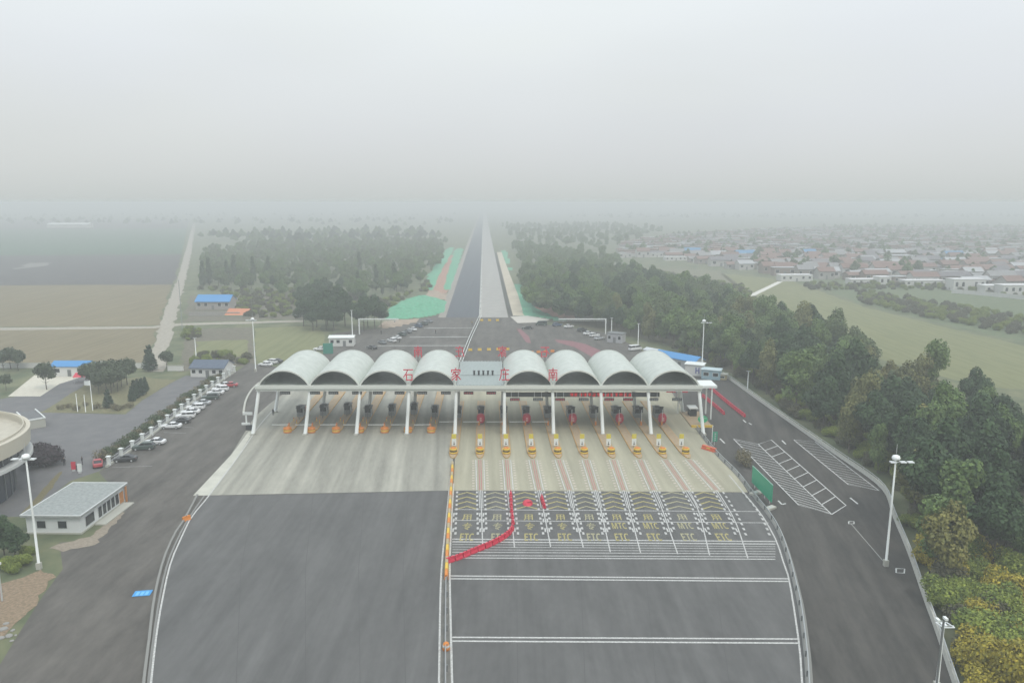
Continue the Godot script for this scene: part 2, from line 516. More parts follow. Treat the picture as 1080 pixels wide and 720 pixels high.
func paving() -> void:
	var yard := streaked(streak_tex(31, Color(0.050, 0.046, 0.040), Color(0.138, 0.127, 0.112), 2.0, 1.8, 0, 0.7, 0.15, 0.9), Vector2(46, 110))
	var dark := streaked(streak_tex(32, Color(0.070, 0.070, 0.068), Color(0.132, 0.131, 0.127), 4.0, 0.9, 16, 0.7, 0.2, 0.9, 0.16), Vector2(60, 150))
	var pad_l := streaked(streak_tex(33, Color(0.19, 0.186, 0.158), Color(0.44, 0.428, 0.362), 2.2, 0.5, 8, 0.85, 0.12, 0.5), Vector2(44, 160))
	var pad_r := streaked(streak_tex(34, Color(0.25, 0.236, 0.172), Color(0.45, 0.427, 0.318), 3.0, 0.6, 8, 0.65, 0.12, 0.5), Vector2(43.2, 160))
	var outline := [[-80, 800], [-80, 730], [0, 700], [22, 664], [45, 628], [66, 600], [62, 572], [95, 570], [133, 536], [116, 512], [104, 498], [118, 487], [145, 470], [180, 443], [215, 415], [250, 391], [262, 383], [300, 388], [345, 372], [350, 352], [375, 348], [410, 346], [440, 337], [468, 331], [540, 331], [560, 340], [600, 345], [640, 351], [665, 363], [690, 377], [735, 385]]
	outline.append_array(OUTER_WALL)
	sheet("service_yard", pts(outline), 0.03, yard)
	# approach carriageways
	var left := LEFT_LINE.duplicate()
	left.append_array([[275, 522.2]])
	var ml := MEDIAN_L.duplicate()
	ml.reverse()
	left.append_array([[474, 517.5], [470, 554], [465, 610], [463, 717], [461, 790]])
	var exit_road := sheet("exit_carriageway", pts(left), 0.06, dark)
	var right := [[479, 790], [476.7, 717], [474.4, 610], [475, 576], [476.7, 539], [478, 517.6], [788, 519.5]]
	for k in range(4, RIGHT_RAIL.size()):
		right.append(RIGHT_RAIL[k])
	right.insert(7, [798, 526.7])
	var entry := sheet("entry_carriageway", pts(right), 0.06, streaked(streak_tex(37, Color(0.068, 0.068, 0.066), Color(0.126, 0.125, 0.121), 4.0, 1.0, 14, 0.7, 0.2, 0.9, 0.16), Vector2(52, 110)))
	var lane_r := RIGHT_RAIL.duplicate()
	lane_r.reverse()
	var svc := OUTER_WALL.duplicate()
	svc.append_array(lane_r)
	svc.append_array([[722, 430], [716, 400], [730, 392]])
	sheet("entry_service_road", pts(svc), 0.034, streaked(streak_tex(38, Color(0.030, 0.029, 0.026), Color(0.085, 0.079, 0.070), 2.4, 1.3, 10, 0.85, 0.2, 0.8, 0.2), Vector2(40, 120)), self, "structure", -0.18)
	# concrete aprons under and before the canopy
	sheet("exit_apron", pts([[203, 523], [243, 480], [268, 440], [284, 426], [302, 413], [335, 386], [482, 386], [478, 480], [475, 517.4]]), 0.065, pad_l, self, "structure", 0.085)
	sheet("entry_apron", pts([[478, 517.4], [480, 480], [484, 386], [690, 386], [716, 425], [735, 452], [757, 480], [778, 501], [789, 519.3]]), 0.065, pad_r, self, "structure", 0.032)
	# kerbs and edge lines
	var st := st_new()
	sweep(st, smooth_line(pts(LEFT_KERB), 4), [[-0.16, 0.0], [-0.16, 0.4], [0.16, 0.4], [0.16, 0.0]])
	obj("kerb_exit", st, M.kerb).set_meta("kind", "structure")
	var st2 := st_new()
	var kerb2 := []
	for k in LEFT_KERB.size():
		kerb2.append([lerpf(LEFT_KERB[k][0], LEFT_LINE[k][0], 0.62), lerpf(LEFT_KERB[k][1], LEFT_LINE[k][1], 0.62)])
	sweep(st2, smooth_line(pts(kerb2), 4), [[-0.14, 0.0], [-0.14, 0.14], [0.14, 0.14], [0.14, 0.0]])
	obj("kerb_gutter", st2, mat(Color(0.2, 0.2, 0.19), 0.9)).set_meta("kind", "structure")
	marking("edge_line", smooth_line(pts(LEFT_LINE + [[252, 480], [274, 448], [292, 428]]), 4), 0.24, 0.075, M.line, exit_road)
	# shoulder of pale concrete beside the exit apron
	sheet("exit_shoulder", pts([[203.5, 522.6], [244, 479.5], [262, 455], [267, 455], [252, 479.5], [221, 522.6]]), 0.07, worn(Color(0.42, 0.42, 0.36), Color(0.55, 0.54, 0.47), 25))
	marking("edge_line", smooth_line(pts(MEDIAN_L), 4), 0.24, 0.075, M.line, exit_road)
	marking("edge_line", smooth_line(pts(MEDIAN_R), 4), 0.26, 0.075, M.line, entry)
	var edge := []
	for k in range(2, RIGHT_LINE.size()):
		edge.append(RIGHT_LINE[k])
	marking("edge_line", smooth_line(pts(edge), 4), 0.22, 0.075, M.line, entry)
	# median strip between the carriageways
	var med := MEDIAN_L.duplicate()
	var mr := MEDIAN_R.duplicate()
	mr.reverse()
	med.append_array(mr)
	sheet("median_strip", pts(med), 0.068, worn(Color(0.10, 0.10, 0.09), Color(0.18, 0.17, 0.15), 12))
	# paving joints along both carriageways
	var joint := mat(Color(0.078, 0.078, 0.076), 0.9)
	for q in [[268, 248], [330, 322], [384, 380], [430, 428]]:
		marking("paving_joint", pts([[q[0], 522], [lerpf(q[0], q[1], 0.5) - 4, 600], [q[1], 740]]), 0.07, 0.066, joint, exit_road)
	for q in [[545, 546], [612, 618], [680, 694], [752, 772]]:
		marking("paving_joint", pts([[q[0], 594], [q[1], 740]]), 0.07, 0.066, joint, entry)
	entry_markings(entry)
	yard_markings()
	far_road()

func entry_markings(road: Node) -> void:
	var y := 0.075
	for p in [[[475, 607.6], [832, 610.6], 0.32], [[475, 610.6], [832.6, 613.4], 0.32], [[477, 672.4], [842, 674.2], 0.3], [[477, 676.4], [842.6, 678.6], 0.3]]:
		marking("transverse_line", pts([p[0], p[1]]), p[2], y, M.line, road)
	var rows := [[568.75, 571.2, 0.34], [571.6, 574.0, 0.34], [574.3, 576.6, 0.15], [577, 579, 0.15], [579.8, 581.8, 0.15], [582.6, 584.4, 0.2], [586, 587.4, 0.2], [588.6, 590, 0.26]]
	for r in rows:
		marking("rumble_line", pts([[477, r[0]], [818, r[1]]]), r[2], y, M.line, road)
	marking("transverse_line", pts([[479, 537.5], [802, 539.7]]), 0.2, y, M.line, road)
	marking("transverse_line", pts([[479, 549], [811, 551.6]]), 0.2, y, M.line, road)
	# lane separators
	var seps := []
	for s in SEPS:
		var l := smooth_line(pts(s), 2.5)
		seps.append(l)
		marking("lane_line", l, 0.19, y + 0.006, M.line, road)
	var bounds := [pts([[478.5, 510], [475, 576]])]
	bounds.append_array(seps)
	# each lane: chevrons, squared dashes on both sides, lettering
	var etc := TextMesh.new()
	var font := SystemFont.new()
	font.font_names = ["Droid Sans"]
	font.font_weight = 700
	etc.font = font
	etc.font_size = 48
	etc.pixel_size = 0.02
	etc.depth = 0.004
	etc.text = "ETC"
	etc.material = M.line_yellow
	var mtc: TextMesh = etc.duplicate()
	mtc.text = "MTC"
	var pale_yellow := worn(Color(0.20, 0.19, 0.12), Color(0.48, 0.45, 0.27), 5, 0.75, 0.03, 93)
	var dash := BoxMesh.new()
	dash.size = Vector3(0.36, 0.012, 0.85)
	dash.material = M.line
	for i in bounds.size() - 1:
		var mid := func(t: float, side: float) -> Vector3:
			# t metres towards the camera from the edge of the apron
			var z: float = at(540, 517.5).z + t
			var a := cross_at(bounds[i], z)
			var b := cross_at(bounds[i + 1], z)
			return Vector3(lerpf(a, b, 0.5 + side * 0.5), y + 0.004, z)
		var yel: Material = [M.line_yellow, pale_yellow, M.line_yellow][i % 3]
		for k in 4:
			var t := 0.9 + k * 2.15
			marking("chevron", PackedVector3Array([mid.call(t + 1.2, -0.66), mid.call(t, 0.0), mid.call(t + 1.2, 0.66)]), 0.4, y + 0.002, yel, road)
		for s in [-1, 1]:
			for k in 10:
				if k == 9 and i % 2: continue
				put("dash", dash, road, mid.call(0.9 + k * 1.95, s * 0.72))
			for t in [11.0, 13.4, 17.2]:
				put("dash", dash, road, mid.call(t, s * 0.88), Basis.from_scale(Vector3(0.7, 1, 1.7)))
			if i > 0 or s > 0:
				marking("lane_line", PackedVector3Array([mid.call(0.1, s * 0.87), mid.call(8.2, s * 0.89)]), 0.15, y + 0.003, M.line, road)
		var flat := Basis(Vector3.RIGHT, Vector3(0, 0, -1), Vector3.UP)
		var c: Vector3 = mid.call(19.9, 0)
		put("lane_lettering", etc, road, c, flat * Basis.from_scale(Vector3(1.4, 3.9, 1)), yel)
		if i < 5:
			obj("lane_lettering", strokes(GLYPH.zhuan, Vector2(1.7, 2.6), 0.2, 0.008), yel, road).transform = Transform3D(flat, mid.call(17.0, 0))
		else:
			put("lane_lettering", mtc, road, mid.call(15.6, 0), flat * Basis.from_scale(Vector3(1.25, 3.4, 1)), yel)
		obj("lane_lettering", strokes(GLYPH.yong, Vector2(1.8, 2.3), 0.2, 0.008), yel, road).transform = Transform3D(flat, mid.call(13.2, 0))

	# dots along both sides of the wide end lane
	var last: PackedVector3Array = bounds[-1]
	var rim := smooth_line(pts([[789, 519.5], [802, 535], [812, 551], [819, 568]]), 2.0)
	for k in 10:
		var z: float = at(540, 517.5).z + 1.2 + k * 1.95
		put("dash", dash, road, Vector3(cross_at(last, z) + 0.9, y + 0.004, z))
		put("dash", dash, road, Vector3(cross_at(rim, z) - 0.9, y + 0.004, z))

func cross_at(l: PackedVector3Array, z: float) -> float:
	for k in l.size() - 1:
		if (l[k].z - z) * (l[k + 1].z - z) <= 0 and l[k].z != l[k + 1].z:
			return lerpf(l[k].x, l[k + 1].x, (z - l[k].z) / (l[k + 1].z - l[k].z))
	var a := l[0]
	var b := l[-1]
	return lerpf(a.x, b.x, (z - a.z) / (b.z - a.z))

func yard_markings() -> void:
	var yard := get_node("service_yard")
	var y := 0.044
	var w := 0.18
	var mk := mat(Color(0.56, 0.57, 0.55), 0.7)
	# hatched island between the lanes of the service road
	var a := pts([[774, 463], [842.5, 532.5], [877.5, 542.5], [800, 468.5], [774, 463]])
	marking("hatch_outline", a, w, y, mk, yard)
	for k in 21:
		var t := (k + 0.5) / 21.0
		marking("hatch_bar", pts([[lerpf(774, 842.5, t), lerpf(463, 532.5, t)], [lerpf(800, 877.5, t + 0.01), lerpf(468.5, 542.5, t + 0.01)]]), 0.16, y, mk, yard)
	var b0 := at(813.7, 464)
	var b1 := at(892.5, 533)
	marking("bay_line", PackedVector3Array([a[3], b0, b1, a[2]]), w, y, mk, yard)
	for k in range(1, 9):
		var t := k / 9.0
		marking("bay_line", PackedVector3Array([a[3].lerp(a[2], t), b0.lerp(b1, t)]), w, y, mk, yard)
	var c := pts([[837.5, 464], [895, 511], [927.5, 517.5], [860, 466], [837.5, 464]])
	marking("hatch_outline", c, w, y, mk, yard)
	for k in 15:
		var t := (k + 0.5) / 15.0
		marking("hatch_bar", pts([[lerpf(837.5, 895, t), lerpf(464, 511, t)], [lerpf(860, 927.5, t + 0.03), lerpf(466, 517.5, t + 0.03)]]), 0.14, y, mk, yard)
	for p in [[[759.5, 462.5], [764.5, 467.5]], [[825, 464.5], [829, 468.5]], [[897, 525], [905, 531.5]], [[821, 528], [825, 532]], [[825, 532], [829, 531]], [[790, 446], [793, 448]], [[784, 443], [787, 445.5]]]:
		marking("dash", pts(p), 0.3, y, mk, yard)
	marking("saw_cut_line", pts([[897.5, 552], [932.5, 592.5]]), 0.12, y, mat(Color(0.33, 0.33, 0.31), 0.8), yard)
	marking("inspection_cover", pts([[945.5, 599.5], [954.5, 600], [954, 604.5], [945.5, 604], [945.5, 599.5]]), 0.22, y, mk, yard)
	marking("inspection_cover", pts([[895.5, 550], [901, 550], [901, 552.4], [895.5, 552.4], [895.5, 550]]), 0.2, y, mk, yard)
	# parking bays on the exit side and the rear plaza's transverse lines
	for p in [[[118, 493], [160, 491.5]], [[172, 456], [196, 457]], [[190, 450], [204, 451]]]:
		marking("bay_line", pts(p), 0.18, y, mat(Color(0.3, 0.3, 0.29), 0.8), yard)
	for p in [[[447, 346], [499, 345.6]], [[432, 355.5], [495, 355.2]], [[398, 364.6], [491, 364.4]]]:
		marking("transverse_line", pts(p), 0.6, y, mk, yard)
	# red surfacing on the rear plaza
	var red := worn(Color(0.17, 0.085, 0.09), Color(0.27, 0.11, 0.125), 12, 0.85)
	sheet("red_surfacing", pts([[585, 358], [602, 359.5], [618, 363], [632, 369], [644, 377], [652, 386], [636, 384], [622, 375], [606, 366], [588, 361]]), 0.045, red)
	sheet("red_surfacing", pts([[545, 347], [549, 347], [558, 355], [560, 362], [555, 361]]), 0.045, red)
	# bare ground beside the guard house
	sheet("bare_soil", rough(pts([[-60, 664], [2, 672], [20, 656], [38, 634], [56, 608], [42, 601], [12, 613], [-60, 632]]), 1.2, 0.55), 0.05, worn(Color(0.14, 0.105, 0.065), Color(0.34, 0.25, 0.17), 9, 0.95, 0.03, 41))
	sheet("verge_soil", rough(pts([[52, 578], [68, 572], [95, 566], [126, 539], [132, 541], [100, 574], [66, 582]]), 1.0, 0.4), 0.052, worn(Color(0.20, 0.17, 0.13), Color(0.33, 0.28, 0.22), 10, 0.95, 0.03, 42))
	# courtyard of the round building
	sheet("courtyard", pts([[-120, 545], [25, 545], [74, 507], [104, 497], [117, 487], [145, 469], [180, 442], [214, 414], [238, 398], [196, 396], [180, 404], [150, 422], [132, 437], [43, 435], [80, 412], [100, 398], [86, 394], [30, 416], [-120, 440]]), 0.025, worn(Color(0.115, 0.115, 0.12), Color(0.165, 0.16, 0.16), 40, 0.9, 0.015, 44))
	sheet("pale_yard", pts([[8, 418], [38, 394], [60, 393], [96, 394], [62, 405], [42, 418]]), 0.035, worn(Color(0.50, 0.47, 0.39), Color(0.62, 0.59, 0.5), 20, 0.9, 0.02, 45))
	sheet("garden_bed", rough(pts([[43, 435], [78, 413], [100, 400], [150, 398], [185, 401], [150, 421], [132, 436]]), 2, 0.4), 0.045, worn(Color(0.11, 0.12, 0.06), Color(0.24, 0.20, 0.11), 18, 0.95, 0.03, 46))
	sheet("planting_strip", rough(pts([[62, 498], [66, 497], [56, 512], [40, 532], [26, 545], [20, 543], [36, 526], [52, 508]]), 1.5, 0.2), 0.045, worn(Color(0.10, 0.105, 0.05), Color(0.24, 0.18, 0.095), 6, 0.95, 0.03, 47))

func far_road() -> void:
	# the expressway beyond the plaza: dark new lanes, pale old lanes, slopes under netting
	var vp := [510.0, 213.0]
	var run := func(x: float) -> Array:
		return [at(x, 335), at(lerpf(x, vp[0], (335 - 222.0) / (335 - vp[1])), 222)]
	var strip := func(called: String, x0: float, x1: float, y: float, m: Material) -> void:
		var a: Array = run.call(x0)
		var b: Array = run.call(x1)
		sheet(called, PackedVector3Array([a[0], b[0], b[1], a[1]]), y, m)
	strip.call("expressway_lanes", 470.0, 505.0, 0.12, streaked(streak_tex(51, Color(0.055, 0.065, 0.08), Color(0.10, 0.11, 0.125), 10, 0.6, 0, 0.7), Vector2(30, 300)))
	strip.call("expressway_old_lanes", 508.0, 536.0, 0.12, worn(Color(0.30, 0.29, 0.27), Color(0.38, 0.37, 0.34), 60))
	strip.call("expressway_verge", 462.0, 470.0, 0.11, worn(Color(0.22, 0.2, 0.17), Color(0.32, 0.3, 0.26), 30))
	strip.call("expressway_median", 505.0, 508.0, 0.11, mat(Color(0.42, 0.41, 0.38), 0.9))
	sheet("sand_bank", pts([[541, 333], [553, 333], [546, 310], [538, 290], [529, 266], [524, 266], [530, 290], [535, 310]]), 0.13, worn(Color(0.42, 0.37, 0.28), Color(0.55, 0.49, 0.38), 40))
	sheet("ditch", pts([[536.5, 334], [541, 333], [535, 310], [530, 290], [524, 266], [521, 266], [528, 300]]), 0.115, mat(Color(0.07, 0.07, 0.06), 0.95))
	mound("net_slope", pts([[409, 337], [412, 324], [430, 315], [448, 311], [471, 318], [468, 329], [452, 334], [430, 336]]), 1.6, 2.2, M.net)
	mound("net_slope", pts([[467, 306], [474, 306], [479, 292], [485, 270], [488, 262], [482, 262], [476, 272], [470, 290]]), 2.4, 2.0, M.net)
	mound("net_slope", pts([[449, 306], [458, 306], [465, 288], [474, 270], [478, 260], [472, 262], [462, 276], [452, 292]]), 2.4, 1.6, M.net)
	mound("soil_heap", pts([[457, 309], [468, 310], [471, 296], [480, 272], [478, 266], [466, 284], [459, 297]]), 4, 2.6, M.red_soil)
	mound("soil_heap", pts([[448, 312], [472, 317], [468, 308], [455, 305]]), 2.5, 1.2, M.soil)
	mound("net_slope", pts([[553, 333], [580, 336], [600, 342], [588, 336], [570, 328], [558, 316], [545, 298], [541, 296], [548, 312]]), 3, 2.0, M.net)
	mound("net_slope", pts([[540, 292], [545, 300], [553, 312], [548, 312], [537, 284], [529, 264], [533, 264]]), 2.4, 1.6, M.net)
	mound("soil_heap", pts([[552, 318], [566, 326], [590, 335], [618, 337], [590, 330], [570, 318], [556, 304], [548, 296]]), 4, 1.5, M.red_soil)
	mound("soil_heap", pts([[398, 345], [412, 346], [432, 341], [444, 336], [430, 337], [410, 338]]), 2.5, 2.2, M.soil)
	var pale := mat(Color(0.5, 0.47, 0.42), 0.9)
	sheet("ramp_slab", pts([[538, 334], [556, 333], [580, 337], [574, 340], [546, 341]]), 0.14, pale)
	sheet("pale_spoil", rough(pts([[14, 284], [30, 277], [52, 277], [50, 280], [34, 282]]), 8, 3.0), 0.06, mat(Color(0.2, 0.19, 0.18), 0.95))

# ---- the toll canopy and what stands under it ------------------------------
const FRONT := -166.9
const BACK := -190.5
const BEAM_LOW := 10.5
const BEAM_TOP := 11.8
var slant := -0.032  # the lanes run slightly to the side of the canopy's axis

func lane_dir() -> Vector3:
	return Vector3(slant, 0, -1).normalized()

func canopy() -> void:
	var t := thing("toll_canopy", "white toll station canopy of eight barrel vaults with red roof characters", "canopy", Vector3(0, 0, FRONT))
	var roof := worn(Color(0.39, 0.425, 0.385), Color(0.57, 0.60, 0.555), 14, 0.45, 0.012, 61)
	var under := roof
	var trim := mat(Color(0.60, 0.62, 0.57), 0.5)
	var xs := []
	for px in [272.0, 326.0, 379.0, 431.0, 481.0, 532.0, 583.0, 634.0, 684.0, 738.0]:
		xs.append((px - 540.0) * 0.2144)
	var depth := FRONT - BACK
	var shift := Vector3(slant * depth, 0, -depth)
	for i in 9:
		if i == 4: continue
		var c: float = (xs[i] + xs[i + 1]) / 2
		var hw: float = (xs[i + 1] - xs[i]) / 2
		var rise := 3.45
		var r: float = (hw * hw + rise * rise) / (2 * rise)
		var a0 := asin(hw / r)
		var vault := st_new(true)
		var soffit := st_new(true)
		var rims := [st_new(), st_new()]
		var n := 28
		var p_out := []
		var p_in := []
		for k in n + 1:
			var a := lerpf(-a0, a0, float(k) / n)
			p_out.append(Vector3(c + sin(a) * r, BEAM_TOP + cos(a) * r - (r - rise) + 0.02, 0))
			p_in.append(Vector3(c + sin(a) * (r - 0.28), BEAM_TOP + cos(a) * (r - 0.28) - (r - rise) + 0.02, 0))
		for k in n:
			for s in 6:
				var f0 := shift * (s / 6.0)
				var f1 := shift * ((s + 1) / 6.0)
				quad(vault, p_out[k] + f0, p_out[k + 1] + f0, p_out[k + 1] + f1, p_out[k] + f1)
				quad(soffit, p_in[k] + f0, p_in[k] + f1, p_in[k + 1] + f1, p_in[k + 1] + f0)
			for e in 2:
				var rim: SurfaceTool = rims[e]
				var f: Vector3 = [Vector3(0, 0, 0.12), shift + Vector3(0, 0, -0.12)][e]
				var o := Vector3(0, 0.06, 0)
				var b: Vector3 = Vector3(0, 0, -0.3) if f.z > 0 else Vector3(0, 0, 0.3)
				quad(rim, p_out[k] + f + o, p_out[k + 1] + f + o, p_in[k + 1] + f, p_in[k] + f)
				quad(rim, p_out[k] + f + o, p_out[k] + f + o + b, p_out[k + 1] + f + o + b, p_out[k + 1] + f + o)
				quad(rim, p_in[k] + f, p_in[k + 1] + f, p_in[k + 1] + f + b, p_in[k] + f + b)
		var v := obj("vault", vault, roof, t, true)
		obj("soffit", soffit, under, v, true)
		for e in rims: obj("rim", e, trim, v)
		# ribs under the vault that show in the arch
		for s in 4:
			var arch := st_new()
			var f := shift * ((s + 0.5) / 4.0) - Vector3(0, 0.25, 0)
			for k in range(2, n - 2):
				bar(arch, p_in[k] + f, p_in[k + 1] + f, 0.16)
			obj("arch_rib", arch, under, v)
	# flat deck over the middle bay, with five ventilators
	var deck := st_new()
	for k in 26:
		var x0 := lerpf(xs[4] + 0.15, xs[5] - 0.15, k / 26.0)
		var x1 := lerpf(xs[4] + 0.15, xs[5] - 0.15, (k + 1) / 26.0)
		var lift := 0.08 if k % 2 else 0.0
		hexa(deck, [Vector3(x0, BEAM_TOP - 0.1, 0.4), Vector3(x1, BEAM_TOP - 0.1, 0.4), Vector3(x1 + shift.x, BEAM_TOP - 0.1, shift.z), Vector3(x0 + shift.x, BEAM_TOP - 0.1, shift.z), Vector3(x0, BEAM_TOP + 0.06 + lift, 0.4), Vector3(x1, BEAM_TOP + 0.06 + lift, 0.4), Vector3(x1 + shift.x, BEAM_TOP + 0.5 + lift, shift.z), Vector3(x0 + shift.x, BEAM_TOP + 0.5 + lift, shift.z)])
	obj("flat_roof", deck, worn(Color(0.25, 0.295, 0.285), Color(0.34, 0.385, 0.37), 6, 0.5), t)
	for k in 5:
		var x: float = lerpf(xs[4], xs[5], 0.36 + 0.1 * k) + slant * 9
		var vent := st_new()
		bx(vent, Vector3(x, BEAM_TOP + 0.75, -9.2), Vector3(0.42, 0.9, 0.5))
		bx(vent, Vector3(x, BEAM_TOP + 1.25, -9.2), Vector3(0.6, 0.1, 0.65))
		obj("ventilator", vent, M.dark, t)
	box_part("roof_rail", Vector3((xs[4] + xs[5]) / 2 - 0.15, BEAM_TOP + 0.55, -7.6), Vector3(xs[5] - xs[4] - 1.2, 0.08, 0.08), M.grey, t)
	# ceiling deck hung under the vaults
	var ceiling := st_new()
	hexa(ceiling, [Vector3(xs[0] + 0.3, 10.9, -0.6), Vector3(xs[9] - 0.3, 10.9, -0.6), Vector3(xs[9] - 0.3 + shift.x, 10.9, shift.z + 0.6), Vector3(xs[0] + 0.3 + shift.x, 10.9, shift.z + 0.6), Vector3(xs[0] + 0.3, 11.5, -0.6), Vector3(xs[9] - 0.3, 11.5, -0.6), Vector3(xs[9] - 0.3 + shift.x, 11.5, shift.z + 0.6), Vector3(xs[0] + 0.3 + shift.x, 11.5, shift.z + 0.6)])
	obj("ceiling", ceiling, roof, t)
	# edge beams, two-stepped fascia
	for f in [[0.0, 0.0, "front_beam", 1.0], [shift.x, shift.z, "rear_beam", -1.0]]:
		var b := st_new()
		bx(b, Vector3((xs[0] + xs[9]) / 2 + f[0], 11.42, f[1] + 0.22 * f[3]), Vector3(xs[9] - xs[0] + 1.2, 0.74, 0.7))
		bx(b, Vector3((xs[0] + xs[9]) / 2 + f[0], 10.72, f[1] + 0.05 * f[3]), Vector3(xs[9] - xs[0] + 0.9, 0.56, 0.6))
		obj(f[2], b, trim, t)
		var g := st_new()
		bx(g, Vector3((xs[0] + xs[9]) / 2 + f[0], 11.03, f[1] + 0.45 * f[3]), Vector3(xs[9] - xs[0] + 1.1, 0.05, 0.5))
		obj("gutter_strip", g, mat(Color(0.3, 0.31, 0.29), 0.6), t)
	for s in [0, 9]:
		var b := st_new()
		bar(b, Vector3(xs[s], 11.15, -0.5), Vector3(xs[s] + shift.x, 11.15, shift.z + 0.5), 0.6, 1.2)
		obj("side_beam", b, trim, t)
	# columns
	for k in 10:
		var foot: float = xs[k] * 1.035
		for row in [[-0.3, 0.0], [-19.0, slant * 19.0]]:
			var col := st_new(true)
			var path := PackedVector3Array([Vector3(foot + row[1], 0, row[0]), Vector3(lerpf(foot, xs[k], 0.5) + row[1], 5.2, row[0]), Vector3(xs[k] + row[1], 10.6, row[0])])
			tube(col, path, 0.42, 0.36, 14)
			var c := obj("column", col, M.white_paint, t, true)
			box_part("base_plate", Vector3(foot + row[1], 0.2, row[0]), Vector3(1.1, 0.4, 1.1), M.concrete, c)
	# red characters over the valleys, reading along the front and again along the back
	var word := ["shi", "jia", "zhuang", "nan"]
	for k in 4:
		var front := obj("roof_character", strokes(GLYPH[word[k]], Vector2(2.25, 2.8), 0.22, 0.2), M.red, t)
		front.position = Vector3(xs[3 + k], 13.0, 0.5)
		var back := obj("roof_character", strokes(GLYPH[word[3 - k]], Vector2(2.25, 2.8), 0.22, 0.2), M.red, t)
		back.transform = Transform3D(Basis(Vector3.UP, PI), Vector3(xs[3 + k] + shift.x, 13.4, shift.z - 0.4))
		for o in [front, back]:
			for q in [-0.5, 0.5]:
				box_part("support", Vector3(q, -0.6, -0.2), Vector3(0.1, 1.6, 0.1), M.steel, o)
	# lane displays hung from the front beam
	var lit := mat(Color(0.30, 0.03, 0.04), 0.4)
	for px in [300, 326, 351, 376, 398, 421, 445, 470, 494, 518, 543, 567.5, 591, 616, 643, 663, 690, 715]:
		var low: float = 9.95 if px < 530 else 8.45
		var x: float = (px - 540.0) * 0.2144
		if absf(x - xs[5]) < 0.6 or absf(x - xs[1]) < 0.3: x += 1.2
		var p := box_part("lane_display", Vector3(x, low, -0.15), Vector3(2.2, 0.62, 0.35), M.dark, t)
		for s in [-0.8, 0.8]:
			box_part("hanger", Vector3(x + s, (low + 10.6) / 2 + 0.1, -0.15), Vector3(0.08, 10.5 - low, 0.08), M.steel, p)
		var red: bool = px in [494, 518, 543, 591, 643, 663]
		for k in 4:
			box_part("lamp_cell", Vector3(x - 0.75 + k * 0.5, low, 0.04), Vector3(0.34, 0.36, 0.03), lit if red else M.grey, p)
	# long message board across the entry lanes
	var long := thing("message_board", "long black overhead message board lit with red characters across the entry lanes", "sign", Vector3(0, 0, FRONT - 1.0))
	box_part("housing", Vector3(15.9, 9.35, 0), Vector3(35.5, 1.0, 0.4), M.dark, long)
	var lamp := StandardMaterial3D.new()
	lamp.albedo_color = Color(0.5, 0.05, 0.07)
	lamp.emission_enabled = true
	lamp.emission = Color(1.0, 0.05, 0.08)
	lamp.emission_energy_multiplier = 0.5
	rng.seed = 19
	for k in 14:
		var st := st_new()
		var x := 13.6 + k * 1.02
		for q in 7:
			if rng.randf() < 0.55:
				bx(st, Vector3(x + rng.randf_range(-0.05, 0.05), 9.02 + q * 0.11, 0.215), Vector3(0.72, 0.06, 0.03))
			else:
				bx(st, Vector3(x + rng.randf_range(-0.3, 0.3), 9.36, 0.217), Vector3(0.09, 0.72, 0.03))
		obj("lit_display_cell", st, lamp, long)
	for s in [-1.5, 9.3, 20.2, 30.9]:
		box_part("hanger", Vector3(s, 10.2, 0), Vector3(0.14, 0.8, 0.14), M.steel, long)

func island_points(nose: Vector3, length: float, w: float, sharp: bool) -> PackedVector3Array:
	# outline of a toll island, its nose pointing at the camera, local to the nose
	var o := PackedVector3Array()
	var tip := 5.5 if sharp else 1.2
	for k in 9:
		var a := PI * k / 8.0
		o.append(Vector3(-cos(a) * w * 0.5, 0, -tip + sin(a) * tip))
	o.append(Vector3(w * 0.5, 0, -length))
	o.append(Vector3(-w * 0.5, 0, -length))
	return o

func striped(n: int, a: Color, b: Color, seed_: int) -> StandardMaterial3D:
	var im := Image.create_empty(64, 64, false, Image.FORMAT_RGB8)
	for y in 64:
		for x in 64:
			im.set_pixel(x, y, (a if (x + y * 2) % 32 < 16 else b).linear_to_srgb())
	var m := StandardMaterial3D.new()
	m.albedo_texture = ImageTexture.create_from_image(im)
	m.uv1_triplanar = true
	m.uv1_scale = Vector3.ONE / float(n)
	m.roughness = 0.6
	return m

